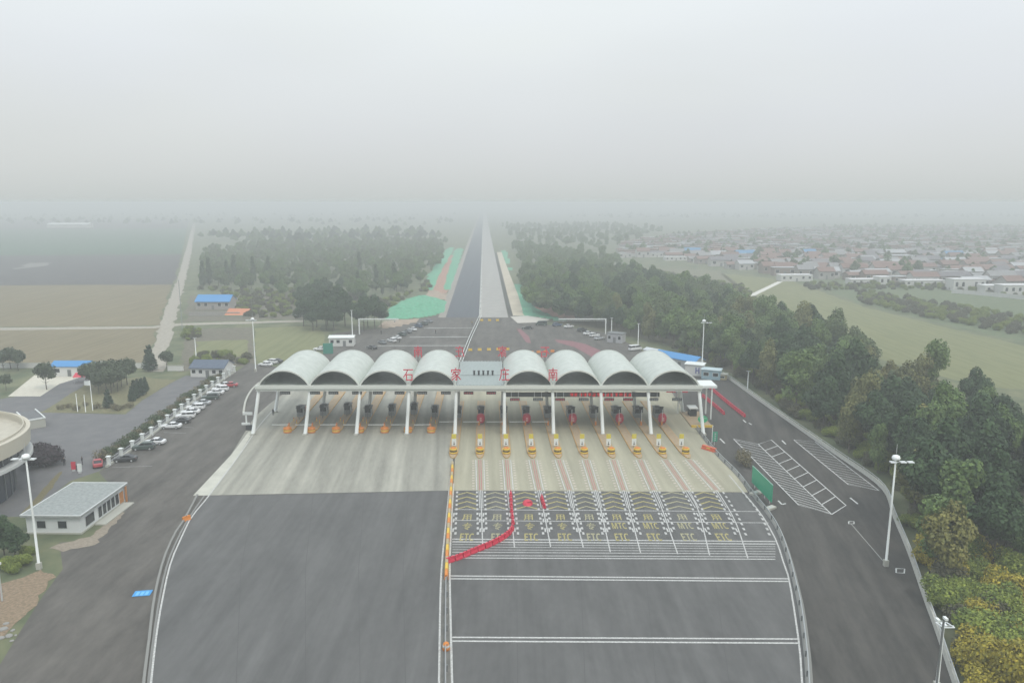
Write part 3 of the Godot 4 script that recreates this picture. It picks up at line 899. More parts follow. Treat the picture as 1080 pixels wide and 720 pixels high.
var barrel_mesh: Mesh
func make_island(nose: Vector3, length: float, entry: bool, index: int) -> void:
	var side := "entry" if entry else "exit"
	var turn := atan2(-slant, 1.0)
	var nth: String = ["first", "second", "third", "fourth", "fifth", "sixth", "seventh", "eighth", "ninth", "tenth"][index if entry else 6 - index]
	var which := "%s %s island from the median" % [nth, side]
	var name_label := "raised toll island with orange striped kerb, %s" % which
	var t := thing("toll_island", name_label, "toll island", nose, turn, "%s toll islands" % side)
	var stripe_m: Material = M.stripe_orange
	var w := 2.0
	# kerb ring and top slab
	var p := island_points(nose, length, w, entry)
	var kerb := st_new()
	var slab := st_new()
	for k in p.size():
		var n := (k + 1) % p.size()
		quad(kerb, p[k], p[n], p[n] + Vector3(0, 0.28, 0), p[k] + Vector3(0, 0.28, 0))
		var a := p[k] * Vector3(0.82, 1, 1) + Vector3(0, 0.28, 0)
		var b := p[n] * Vector3(0.82, 1, 1) + Vector3(0, 0.28, 0)
		quad(kerb, p[k] + Vector3(0, 0.28, 0), p[n] + Vector3(0, 0.28, 0), b, a)
		tri(slab, Vector3(0, 0.285, -length / 2), a + Vector3(0, 0.005, 0), b + Vector3(0, 0.005, 0))
	obj("kerb", kerb, stripe_m, t)
	obj("slab", slab, M.island_top, t)
	# booth in the middle, with windows, door and roof
	var bz := -31.0 if entry else -12.5 - (index % 3) * 1.2
	var booth := thing("toll_booth", "grey glazed toll booth with flat dark roof on the " + which, "toll booth", nose + Basis(Vector3.UP, turn) * Vector3(0, 0.29, bz), turn, "%s toll booths" % side)
	var body := st_new()
	bx(body, Vector3(0, 0.55, 0), Vector3(1.55, 1.1, 2.6))
	for q in [[-0.72, -1.25], [0.72, -1.25], [-0.72, 1.25], [0.72, 1.25]]:
		bx(body, Vector3(q[0], 1.65, q[1]), Vector3(0.1, 1.12, 0.1))
	obj("body", body, M.booth, booth)
	for s in [-1, 1]:
		box_part("window", Vector3(s * 0.70, 1.62, 0), Vector3(0.04, 1.0, 2.36), M.glass, booth)
		box_part("window", Vector3(0, 1.62, s * 1.22), Vector3(1.3, 1.0, 0.04), M.glass, booth)
	box_part("door", Vector3(0.785, 0.95, 0.7), Vector3(0.03, 1.85, 0.75), M.steel, booth)
	var top := st_new()
	bx(top, Vector3(0, 2.3, 0), Vector3(1.9, 0.2, 3.1))
	bx(top, Vector3(0, 2.62, 0.3), Vector3(0.9, 0.45, 0.9))
	obj("roof", top, M.grey, booth)
	# overhead frame behind the booth with cameras
	var post := thing("camera_post", "grey camera post with dark screen on the " + which, "camera post", nose + Basis(Vector3.UP, turn) * Vector3(0.3, 0.29, bz + 3.4), turn, "%s island camera posts" % side)
	box_part("post", Vector3(0, 1.6, 0), Vector3(0.16, 3.2, 0.16), M.grey, post)
	box_part("screen", Vector3(0, 2.7, 0.15), Vector3(0.95, 1.5, 0.22), M.dark, post)
	box_part("arm", Vector3(0, 3.3, 0), Vector3(1.5, 0.1, 0.1), M.grey, post)
	# barrier: cabinet and arm
	var barrier := thing("lane_barrier", ("orange barrier cabinet with white arm raised on the " if entry and index > 4 else "orange barrier cabinet with long white arm closed on the ") + which, "barrier gate", nose + Basis(Vector3.UP, turn) * Vector3(-0.4, 0.29, -23.5 if entry else -1.9), turn, "%s lane barriers" % side)
	box_part("cabinet", Vector3(0, 0.5, 0), Vector3(0.4, 1.0, 0.45), M.orange, barrier)
	if entry and index > 4:
		box_part("arm", Vector3(0, 2.4, 0.3), Vector3(0.1, 3.0, 0.05), M.white_paint, barrier)
	else:
		box_part("arm", Vector3(-1.9, 0.92, 0.3), Vector3(3.8, 0.14, 0.06), M.white_paint, barrier)
	if entry:
		# arrow board and crash drum at the nose
		var board := thing("lane_board", "narrow white lane board with yellow top on the " + which, "sign", nose + Basis(Vector3.UP, turn) * Vector3(0, 0.29, -6.6), turn, "entry lane boards")
		var tb := st_new()
		bx(tb, Vector3(0, 1.25, 0), Vector3(0.95, 1.5, 0.12))
		obj("white_panel", tb, M.white_paint, board)
		box_part("yellow_panel", Vector3(0, 2.55, 0), Vector3(0.95, 1.0, 0.14), mat(Color(0.62, 0.52, 0.06), 0.6), board)
		box_part("post", Vector3(0, 0.9, -0.14), Vector3(0.12, 1.8, 0.12), M.grey, board)
		var arrow := st_new()
		bx(arrow, Vector3(0, 1.1, 0.075), Vector3(0.12, 0.6, 0.02))
		tri(arrow, Vector3(-0.25, 0.9, 0.085), Vector3(0.25, 0.9, 0.085), Vector3(0, 0.6, 0.085))
		obj("arrow", arrow, M.dark, board)
		crash_drum(nose + Basis(Vector3.UP, turn) * Vector3(0, 0.29, -2.9), "yellow ringed crash drum on the nose of the " + which, "entry crash drums", true)
		if index % 2 == 1:
			var lamp := thing("red_drum_sign", "big red rounded drum with pale emblem on the " + which, "drum sign", nose + Basis(Vector3.UP, turn) * Vector3(0, 0.29, -24.8), turn, "red drums on the entry islands")
			var d := st_new(true)
			lathe(d, [[0.02, 0.15], [0.6, 0.18], [0.92, 0.6], [1.02, 1.25], [0.92, 1.95], [0.6, 2.4], [0.02, 2.45]], 20)
			obj("drum", d, M.red, lamp, true)
			box_part("foot", Vector3(0, 0.08, 0), Vector3(0.9, 0.16, 0.9), M.dark, lamp)
			var em := st_new()
			bx(em, Vector3(0, 1.6, 0.98), Vector3(0.5, 0.12, 0.08))
			bx(em, Vector3(0, 1.25, 1.02), Vector3(0.6, 0.12, 0.08))
			bx(em, Vector3(0, 0.9, 1.0), Vector3(0.5, 0.12, 0.08))
			bx(em, Vector3(0, 1.25, 1.01), Vector3(0.12, 0.8, 0.08))
			obj("emblem", em, mat(Color(0.75, 0.45, 0.42), 0.6), lamp)
	else:
		for q in 3:
			var bo := thing("bollard", "thin yellow and red banded bollard on the " + which, "bollard", nose + Basis(Vector3.UP, turn) * Vector3(0.6 if q % 2 else -0.6, 0.29, -3.2 - q * 2.2), turn, "exit island bollards")
			box_part("post", Vector3(0, 0.5, 0), Vector3(0.16, 1.0, 0.16), M.yellow, bo)
			box_part("band", Vector3(0, 0.8, 0), Vector3(0.18, 0.2, 0.18), M.red, bo)
		var pm := thing("payment_machine", ("pale blue payment machine on the " if index % 2 else "pink payment machine on the ") + which, "machine", nose + Basis(Vector3.UP, turn) * Vector3(-0.2, 0.29, bz - 4.0), turn, "exit payment machines")
		box_part("cabinet", Vector3(0, 0.85, 0), Vector3(0.7, 1.7, 0.7), mat(Color(0.2, 0.27, 0.34), 0.5) if index % 2 else mat(Color(0.42, 0.2, 0.2), 0.5), pm)
		box_part("screen", Vector3(0, 1.2, 0.36), Vector3(0.5, 0.4, 0.04), M.glass, pm)
		crash_drum(nose + Basis(Vector3.UP, turn) * Vector3(0, 0.29, -length + 1.5), "orange crash drum at the rear plaza end of the " + which, "far exit crash drums", false)
		crash_drum(nose + Basis(Vector3.UP, turn) * Vector3(0, 0.05, 0.7), "orange crash drum at the front end of the " + which, "exit crash drums", false)

var drum_proto := {}
func crash_drum(where: Vector3, label: String, group: String, yellow: bool) -> void:
	if drum_proto.has(yellow):
		copy(drum_proto[yellow], where, 0, Vector3.ONE, label, group)
		return
	var t := thing("crash_drum", label, "crash drum", where, 0, group)
	t.set_meta("base", "crash_drum")
	var bands := [[0.0, 0.42, M.yellow if yellow else M.orange], [0.42, 0.72, M.dark if yellow else M.yellow], [0.72, 1.15, M.yellow if yellow else M.orange]]
	for b in bands:
		var st := st_new(true)
		lathe(st, [[0.01, b[0]], [0.78 if yellow else 0.95, b[0]], [0.78 if yellow else 0.95, b[1]], [0.01, b[1]]], 18)
		obj("band", st, b[2], t, true)
	var cap := st_new(true)
	lathe(cap, [[0.01, 1.15], [0.6, 1.15], [0.55, 1.28], [0.01, 1.3]], 18)
	obj("cap", cap, M.orange, t, true)
	drum_proto[yellow] = t

func lanes() -> void:
	M.stripe_orange = striped(3, Color(0.52, 0.24, 0.05), Color(0.42, 0.32, 0.14), 1)
	M.island_top = worn(Color(0.33, 0.25, 0.16), Color(0.45, 0.34, 0.22), 8)
	M.booth = mat(Color(0.22, 0.235, 0.24), 0.5)
	for k in NOSE.size():
		make_island(at(NOSE[k], 484), 46.0, true, k)
		# painted gore lines running from the nose to the edge of the apron
		var apron := get_node("entry_apron")
		var a := at(NOSE[k], 485)
		var b: Vector3 = at(478, 516) if k == 0 else at(SEPS[k - 1][0][0], 517)
		var side := Vector3(0.75, 0, 0)
		if k > 0:
			marking("gore_line", PackedVector3Array([a + side * 1.1, b + side * 1.0]), 0.2, 0.072, M.line, apron)
			marking("gore_line", PackedVector3Array([a - side * 1.1, b - side * 1.0]), 0.2, 0.072, M.line, apron)
			marking("red_line", PackedVector3Array([a + side * 0.3, b + side * 0.25]), 0.12, 0.072, M.line_red, apron)
			marking("red_line", PackedVector3Array([a - side * 0.3, b - side * 0.25]), 0.12, 0.072, M.line_red, apron)
			for q in 12:
				var c := a.lerp(b, (q + 0.5) / 12)
				for s in [-1, 1]:
					marking("dash", PackedVector3Array([c + side * s * 1.5, c + side * s * 2.1]), 0.3, 0.071, mat(Color(0.58, 0.50, 0.45), 0.8), apron)
	for k in 7:
		make_island(at([304.0, 329.0, 355.0, 380.0, 406.0, 430.5, 455.0][k], 455), 42.0, false, k)

func lane_side() -> void:
	# the wide lane beside the last island: low canopy, tollhouse, signs
	var base := at(735, 448)
	var t := thing("side_canopy", "small flat white canopy on thin posts beside the end of the toll canopy", "canopy", at(737, 441))
	box_part("roof", Vector3(-0.5, 8.3, -1.5), Vector3(8.6, 0.6, 6.0), M.white_paint, t)
	for q in [[3.2, 1.0], [3.2, -4.0], [-3.8, -4.0]]:
		box_part("post", Vector3(q[0] - 0.5, 4.0, q[1]), Vector3(0.3, 8.0, 0.3), M.white_paint, t)
	var isl := thing("toll_island", "short toll island with yellow nose beside the low flat canopy", "toll island", at(740, 450))
	box_part("slab", Vector3(0, 0.14, -6), Vector3(5.0, 0.28, 13), M.island_top, isl)
	box_part("yellow_kerb", Vector3(0, 0.3, 0.65), Vector3(5.1, 0.6, 0.3), M.yellow, isl)
	var green := thing("green_lane_sign", "green rounded lane sign with white dots on the short toll island", "sign", at(741, 449.5))
	var st := st_new()
	var disc := []
	for z in [-0.12, 0.12]:
		var r := PackedVector3Array()
		for k in 20:
			var a := TAU * k / 20
			r.append(Vector3(cos(a) * 1.15, 1.75 + sin(a) * 0.9, z))
		disc.append(r)
	loft(st, disc)
	obj("panel", st, mat(Color(0.02, 0.40, 0.18), 0.5), green)
	for k in 5:
		box_part("mark", Vector3(-0.7 + k * 0.35, 2.0, 0.13), Vector3(0.2, 0.2, 0.03), M.line, green)
	box_part("mark", Vector3(0, 1.35, 0.13), Vector3(0.3, 0.3, 0.03), M.line, green)
	box_part("post", Vector3(0, 0.45, 0), Vector3(0.2, 0.9, 0.14), M.grey, green)
	var booth := thing("toll_booth", "dark toll booth on the short island under the low flat canopy", "toll booth", at(730, 438.5))
	box_part("body", Vector3(0, 0.9, 0), Vector3(1.7, 1.8, 2.6), M.dark, booth)
	box_part("window", Vector3(0, 1.5, 1.33), Vector3(1.4, 0.9, 0.04), M.glass, booth)
	box_part("roof", Vector3(0, 2.3, 0), Vector3(2.2, 0.2, 3.0), M.white_paint, booth)
	for q in [-0.7, 0.7]:
		box_part("corner_post", Vector3(q, 2.0, 1.1), Vector3(0.1, 0.5, 0.1), M.steel, booth)
	var sg := thing("green_post_sign", "tall narrow green sign board on a post beside the red water barrier", "sign", at(754, 470))
	box_part("post", Vector3(-0.1, 0.9, -0.1), Vector3(0.12, 1.8, 0.12), M.steel, sg)
	box_part("panel", Vector3(0, 2.1, 0), Vector3(1.0, 2.2, 0.1), mat(Color(0.02, 0.28, 0.17), 0.5), sg)
	for k in 4:
		box_part("mark", Vector3(0, 1.4 + k * 0.45, 0.06), Vector3(0.35, 0.22, 0.03), M.line, sg)
	var pole := thing("slim_pole", "slim white pole behind the narrow green sign board", "pole", at(751, 467))
	box_part("shaft", Vector3(0, 1.9, 0), Vector3(0.12, 3.8, 0.12), M.white_paint, pole)
	box_part("cap", Vector3(0, 3.85, 0), Vector3(0.25, 0.12, 0.25), M.steel, pole)
	# big green board seen from behind the guard rail
	var p0 := at(793, 512)
	var p1 := at(814, 534)
	var big := thing("direction_sign", "large blank green direction board standing beside the guard rail", "sign", (p0 + p1) / 2, atan2(-(p1 - p0).z, (p1 - p0).x))
	var l := (p1 - p0).length()
	for k in 4:
		box_part("post", Vector3(-l / 2 + l * (k + 0.5) / 4, 1.9, -0.12), Vector3(0.14, 3.8, 0.14), M.steel, big)
	box_part("panel", Vector3(0, 2.3, 0), Vector3(l, 3.2, 0.08), M.green_sign, big)
	box_part("border", Vector3(0, 3.93, 0), Vector3(l + 0.1, 0.08, 0.12), mat(Color(0.25, 0.45, 0.36), 0.5), big)
	for k in 2:
		var foot := thing("footing_block", "pale concrete footing block under the large green direction board", "concrete block", at([797, 812][k], [521, 537][k]), 0.6, "sign footings")
		box_part("block", Vector3(0, 0.2, 0), Vector3(2.4, 0.4, 1.0), M.concrete, foot)
		box_part("pad", Vector3(0, 0.43, 0), Vector3(0.5, 0.06, 0.5), M.steel, foot)

# ---- trees, shrubs ---------------------------------------------------------
var leaf_mat := {}
func leaves(key: String) -> StandardMaterial3D:
	if not leaf_mat.has(key):
		var m := StandardMaterial3D.new()
		m.vertex_color_use_as_albedo = true
		m.roughness = 0.8
		m.backlight_enabled = true
		m.backlight = Color(0.10, 0.12, 0.05)
		m.cull_mode = BaseMaterial3D.CULL_DISABLED
		leaf_mat[key] = m
	return leaf_mat[key]

func crown_mesh(lobes: Array, count: int, leaf: float, a: Color, b: Color, gaps := 0.15) -> ArrayMesh:
	# leaf sprays spread through the volume of several lobes
	var v := PackedVector3Array()
	var nn := PackedVector3Array()
	var cc := PackedColorArray()
	var total := 0.0
	for l in lobes:
		total += l[1].x * l[1].y + l[1].z * l[1].y
	for l in lobes:
		var share := int(count * (l[1].x * l[1].y + l[1].z * l[1].y) / total)
		var tint := rng.randf_range(-0.25, 0.25)
		for k in share:
			var d := Vector3(rng.randfn(), rng.randfn(), rng.randfn()).normalized()
			var r := 0.35 + 0.72 * pow(rng.randf(), 0.45)
			var p: Vector3 = l[0] + l[1] * d * r
			if noise.get_noise_3d(p.x * 28, p.y * 28, p.z * 28) < -0.35 + gaps:
				if rng.randf() < 0.8: continue
			if p.y < 0.15: continue
			var n := (d + Vector3(rng.randfn(), rng.randfn(), rng.randfn()) * 0.55 + Vector3(0, 0.35, 0)).normalized()
			var s := n.cross(Vector3(rng.randfn(), rng.randfn(), rng.randfn())).normalized()
			var t := n.cross(s)
			var w := leaf * rng.randf_range(0.5, 1.25)
			var h := w * rng.randf_range(0.5, 0.9)
			var c := a.lerp(b, clampf(0.5 + tint + rng.randf_range(-0.4, 0.4), 0, 1))
			var q := [p - s * w - t * h * 0.3, p - t * h, p + s * w + t * h * 0.2, p + t * h]
			for i in [0, 2, 1, 0, 3, 2]:
				v.append(q[i])
				nn.append(n)
				cc.append(c)
	var arr := []
	arr.resize(Mesh.ARRAY_MAX)
	arr[Mesh.ARRAY_VERTEX] = v
	arr[Mesh.ARRAY_NORMAL] = nn
	arr[Mesh.ARRAY_COLOR] = cc
	var m := ArrayMesh.new()
	m.add_surface_from_arrays(Mesh.PRIMITIVE_TRIANGLES, arr)
	m.surface_set_material(0, leaves("leaf"))
	return m

func trunk_mesh(h: float, r: float, limbs: int, reach: float) -> ArrayMesh:
	var st := st_new(true)
	tube(st, PackedVector3Array([Vector3(0, -0.3, 0), Vector3(0.06, h * 0.3, 0.04), Vector3(-0.05, h * 0.65, 0.0), Vector3(0.04, h, 0.03)]), r, r * 0.25, 7)
	for k in limbs:
		var a := TAU * k / limbs + rng.randf()
		var y := h * rng.randf_range(0.3, 0.75)
		var out := Vector3(cos(a), 0.7, sin(a)) * reach * rng.randf_range(0.5, 0.9)
		tube(st, PackedVector3Array([Vector3(0, y, 0), Vector3(0, y, 0) + out * 0.5 + Vector3(0, -0.1, 0), Vector3(0, y, 0) + out]), r * 0.4, r * 0.1, 5)
	st.index()
	st.generate_normals()
	var m := st.commit()
	m.surface_set_material(0, M.bark)
	return m

var kinds := {}
func tree_kind(key: String, shape: String, a: Color, b: Color, count: int, leaf: float) -> void:
	# two variants of each kind
	var out := []
	for k in 2:
		var lobes := []
		var h := 9.0
		match shape:
			"broad":
				h = 8.0
				lobes.append([Vector3(0, 6.6, 0), Vector3(2.4, 2.6, 2.4)])
				for q in 7:
					var an := TAU * q / 7.0 + rng.randf()
					lobes.append([Vector3(cos(an) * 2.2, rng.randf_range(4.2, 7.4), sin(an) * 2.2), Vector3(1, 0.85, 1) * rng.randf_range(1.3, 2.0)])
				lobes.append([Vector3(rng.randf_range(-0.8, 0.8), 8.8, rng.randf_range(-0.8, 0.8)), Vector3(1.3, 1.4, 1.3)])
			"slim":
				h = 9.0
				for q in 9:
					var an := TAU * q / 9.0 * 2.0 + rng.randf()
					var far_out := rng.randf_range(0.3, 1.7)
					lobes.append([Vector3(cos(an) * far_out, rng.randf_range(3.2, 9.2), sin(an) * far_out), Vector3(1, rng.randf_range(0.9, 1.3), 1) * rng.randf_range(1.1, 1.75)])
			"poplar":
				h = 12.0
				for q in 7:
					var y := 3.0 + q * 1.75
					lobes.append([Vector3(rng.randf_range(-0.4, 0.4), y, rng.randf_range(-0.4, 0.4)), Vector3(1, 1.25, 1) * lerpf(1.7, 0.9, q / 6.0)])
			"cone":
				h = 5.5
				for q in 5:
					lobes.append([Vector3(0, 1.2 + q * 1.0, 0), Vector3(1, 0.9, 1) * lerpf(1.5, 0.5, q / 4.0)])
			"bush":
				h = 1.4
				for q in 5:
					var an := TAU * q / 5.0 + rng.randf()
					lobes.append([Vector3(cos(an) * 0.7, rng.randf_range(0.6, 1.3), sin(an) * 0.7), Vector3(1, 0.9, 1) * rng.randf_range(0.6, 0.95)])
			"round":
				h = 4.0
				lobes.append([Vector3(0, 3.8, 0), Vector3(1.9, 1.6, 1.9)])
				for q in 5:
					var an := TAU * q / 5.0 + rng.randf()
					lobes.append([Vector3(cos(an) * 1.3, rng.randf_range(3.0, 4.4), sin(an) * 1.3), Vector3(1, 0.9, 1) * rng.randf_range(0.8, 1.2)])
			"thicket":
				h = 3.0
				for q in 9:
					var an := TAU * q / 9.0 + rng.randf()
					var d := rng.randf_range(0.4, 2.4)
					lobes.append([Vector3(cos(an) * d, rng.randf_range(1.0, 3.0), sin(an) * d), Vector3(1, 0.95, 1) * rng.randf_range(1.0, 1.7)])
		out.append([crown_mesh(lobes, count, leaf, a, b, 0.1 if shape != "bush" else 0.0), trunk_mesh(h, 0.05 + h * 0.016, 5 if shape != "bush" else 3, h * 0.28)])
	kinds[key] = out

func tree(called: String, key: String, label: String, category: String, where: Vector3, size: float, group: String, tall := 1.0) -> Node3D:
	var k: Array = kinds[key][rng.randi() % 2]
	var t := thing(called, label, category, where, rng.randf() * TAU, group)
	t.scale = Vector3(size, size * tall, size)
	put("crown", k[0], t, Vector3.ZERO)
	put("trunk", k[1], t, Vector3.ZERO)
	return t

func mass(called: String, label: String, category: String, spots: Array, keys: Array, lo: float, hi: float) -> void:
	# uncounted far trees: one object of kind stuff
	var root := thing(called, label, category)
	root.set_meta("kind", "stuff")
	for n in keys.size():
		for variant in 2:
			for part in 1:
				var mine := []
				for i in spots.size():
					if i % (keys.size() * 2) == n * 2 + variant: mine.append(spots[i])
				if mine.is_empty(): continue
				var mm := MultiMesh.new()
				mm.transform_format = MultiMesh.TRANSFORM_3D
				mm.mesh = kinds[keys[n]][variant][part]
				mm.instance_count = mine.size()
				for i in mine.size():
					var s := rng.randf_range(lo, hi)
					mm.set_instance_transform(i, Transform3D(Basis(Vector3.UP, rng.randf() * TAU).scaled(Vector3(s, s * rng.randf_range(0.85, 1.2), s)), mine[i]))
				var o := MultiMeshInstance3D.new()
				o.name = "foliage"
				o.multimesh = mm
				root.add_child(o, true)

func px_of(p: Vector3) -> Vector2:
	var d := Vector3(p.x, p.y - EYE, p.z)
	var fwd := -d.z * cp - d.y * sp
	return Vector2(540 + FOCAL * d.x / fwd, 360 - FOCAL * (d.y * cp - d.z * sp) / fwd)

func vegetation() -> void:
	rng.seed = 101
	tree_kind("dark", "broad", Color(0.016, 0.040, 0.014), Color(0.046, 0.090, 0.028), 5600, 0.27)
	tree_kind("mid", "broad", Color(0.052, 0.105, 0.028), Color(0.155, 0.235, 0.058), 5600, 0.27)
	tree_kind("grey", "broad", Color(0.055, 0.088, 0.034), Color(0.13, 0.175, 0.062), 5000, 0.26)
	tree_kind("olive", "broad", Color(0.095, 0.10, 0.028), Color(0.23, 0.215, 0.06), 5000, 0.26)
	tree_kind("slim", "slim", Color(0.060, 0.108, 0.033), Color(0.165, 0.24, 0.066), 4200, 0.24)
	tree_kind("slim_olive", "slim", Color(0.085, 0.10, 0.035), Color(0.21, 0.215, 0.075), 4200, 0.24)
	tree_kind("poplar", "poplar", Color(0.032, 0.062, 0.028), Color(0.085, 0.12, 0.055), 3200, 0.3)
	tree_kind("yellow", "thicket", Color(0.17, 0.16, 0.02), Color(0.55, 0.44, 0.05), 6500, 0.17)
	tree_kind("lime", "thicket", Color(0.08, 0.125, 0.02), Color(0.27, 0.32, 0.05), 6500, 0.17)
	tree_kind("cone", "cone", Color(0.015, 0.035, 0.018), Color(0.035, 0.065, 0.03), 1400, 0.25)
	tree_kind("round", "round", Color(0.04, 0.06, 0.03), Color(0.09, 0.115, 0.06), 1500, 0.26)
	tree_kind("bush", "bush", Color(0.03, 0.055, 0.02), Color(0.08, 0.11, 0.04), 600, 0.15)
	tree_kind("dry_bush", "bush", Color(0.09, 0.085, 0.05), Color(0.19, 0.16, 0.085), 500, 0.15)
	tree_kind("plum_bush", "bush", Color(0.025, 0.018, 0.025), Color(0.06, 0.04, 0.05), 900, 0.15)
	tree_kind("brush", "thicket", Color(0.06, 0.065, 0.035), Color(0.12, 0.115, 0.06), 2600, 0.26)
	belt()
	woods()
	garden()

func belt() -> void:
	# the wooded belt beside the service road
	var foot := pts([[556, 330], [610, 343], [664, 354], [704, 367], [772, 394], [806, 418], [840, 442], [888, 474], [928, 502], [946, 522], [958, 560], [985, 618], [1018, 690], [1052, 775], [1230, 800], [1230, 520], [1090, 470], [1010, 444], [950, 416], [880, 380], [830, 352], [765, 326], [700, 306], [620, 292], [552, 296]])
	var spots := scatter(foot, 6.6, 0.55)
	spots.sort_custom(func(a, b): return a.z > b.z)
	var words := {
		"dark": "dark green broadleaf tree packed into the wooded belt beside the service road",
		"mid": "fresh green broadleaf tree in the wooded belt beside the service road",
		"grey": "grey green thin-leaved tree in the wooded belt beside the service road",
		"slim": "tall uneven mid green tree in the wooded belt beside the service road",
		"slim_olive": "tall uneven olive tree in the wooded belt beside the service road",
		"olive": "olive yellow broadleaf tree on the field edge of the wooded belt",
		"yellow": "golden yellow shrubby tree beside the outer wall of the service road",
		"lime": "lime green shrubby tree beside the outer wall of the service road",
	}
	var far := []
	var n := 0
	for p in spots:
		var q := px_of(p)
		if q.x > 1180 or q.y > 800: continue
		var key := "dark"
		var r := rng.randf()
		if q.y > 618 - (q.x - 980) * 0.05:
			key = "yellow" if r < 0.6 else "lime"
		elif q.x > 900 and q.y < 432 + (q.x - 900) * 0.14:
			key = "olive" if r < 0.4 else ("slim_olive" if r < 0.65 else ("grey" if r < 0.8 else "slim"))
		elif q.y < 400 and q.x > 600:
			key = "slim" if r < 0.35 else ("grey" if r < 0.5 else ("mid" if r < 0.7 else ("dark" if r < 0.85 else "slim_olive")))
		else:
			key = "dark" if r < 0.66 else ("slim" if r < 0.8 else ("mid" if r < 0.92 else ("slim_olive" if r < 0.97 else "olive")))
		var size := rng.randf_range(0.8, 1.45)
		if key in ["yellow", "lime"]: size = rng.randf_range(0.9, 1.35)
		if key == "olive": size *= 0.75
		if n < 290:
			tree("belt_tree", key, words[key], "tree", p, size, "trees of the wooded belt", rng.randf_range(0.85, 1.35))
			n += 1
		else:
			far.append(p)
	mass("belt_woodland", "far end of the wooded belt running beside the expressway", "woodland", far, ["slim", "mid", "grey", "dark"], 0.85, 1.5)
	# understorey along the wall, hiding the floor of the belt
	var low := scatter(pts([[700, 364], [772, 393], [842, 442], [928, 501], [948, 521], [962, 565], [990, 625], [1024, 700], [1100, 700], [1040, 560], [960, 480], [860, 420], [780, 382]]), 4.2)
	var keep := []
	for p in low:
		keep.append(p)
	var corner := scatter(pts([[968, 590], [985, 620], [1005, 660], [1030, 715], [1060, 790], [1180, 790], [1180, 640], [1080, 600], [1010, 590]]), 4.4)
	for p in corner:
		var q := px_of(p)
		if q.x < 1130: tree("corner_shrub", "yellow" if (q.y > 690 or rng.randf() < 0.4) else "lime", "golden leafy shrub crowding the boundary wall below the wooded belt" if q.y > 690 else "bright leafy shrub crowding the boundary wall below the wooded belt", "shrub", p, rng.randf_range(0.7, 1.1), "shrubs crowding the boundary wall")
	mass("undergrowth", "low dark undergrowth filling the floor of the wooded belt", "undergrowth", keep, ["brush", "lime"], 0.5, 0.85)

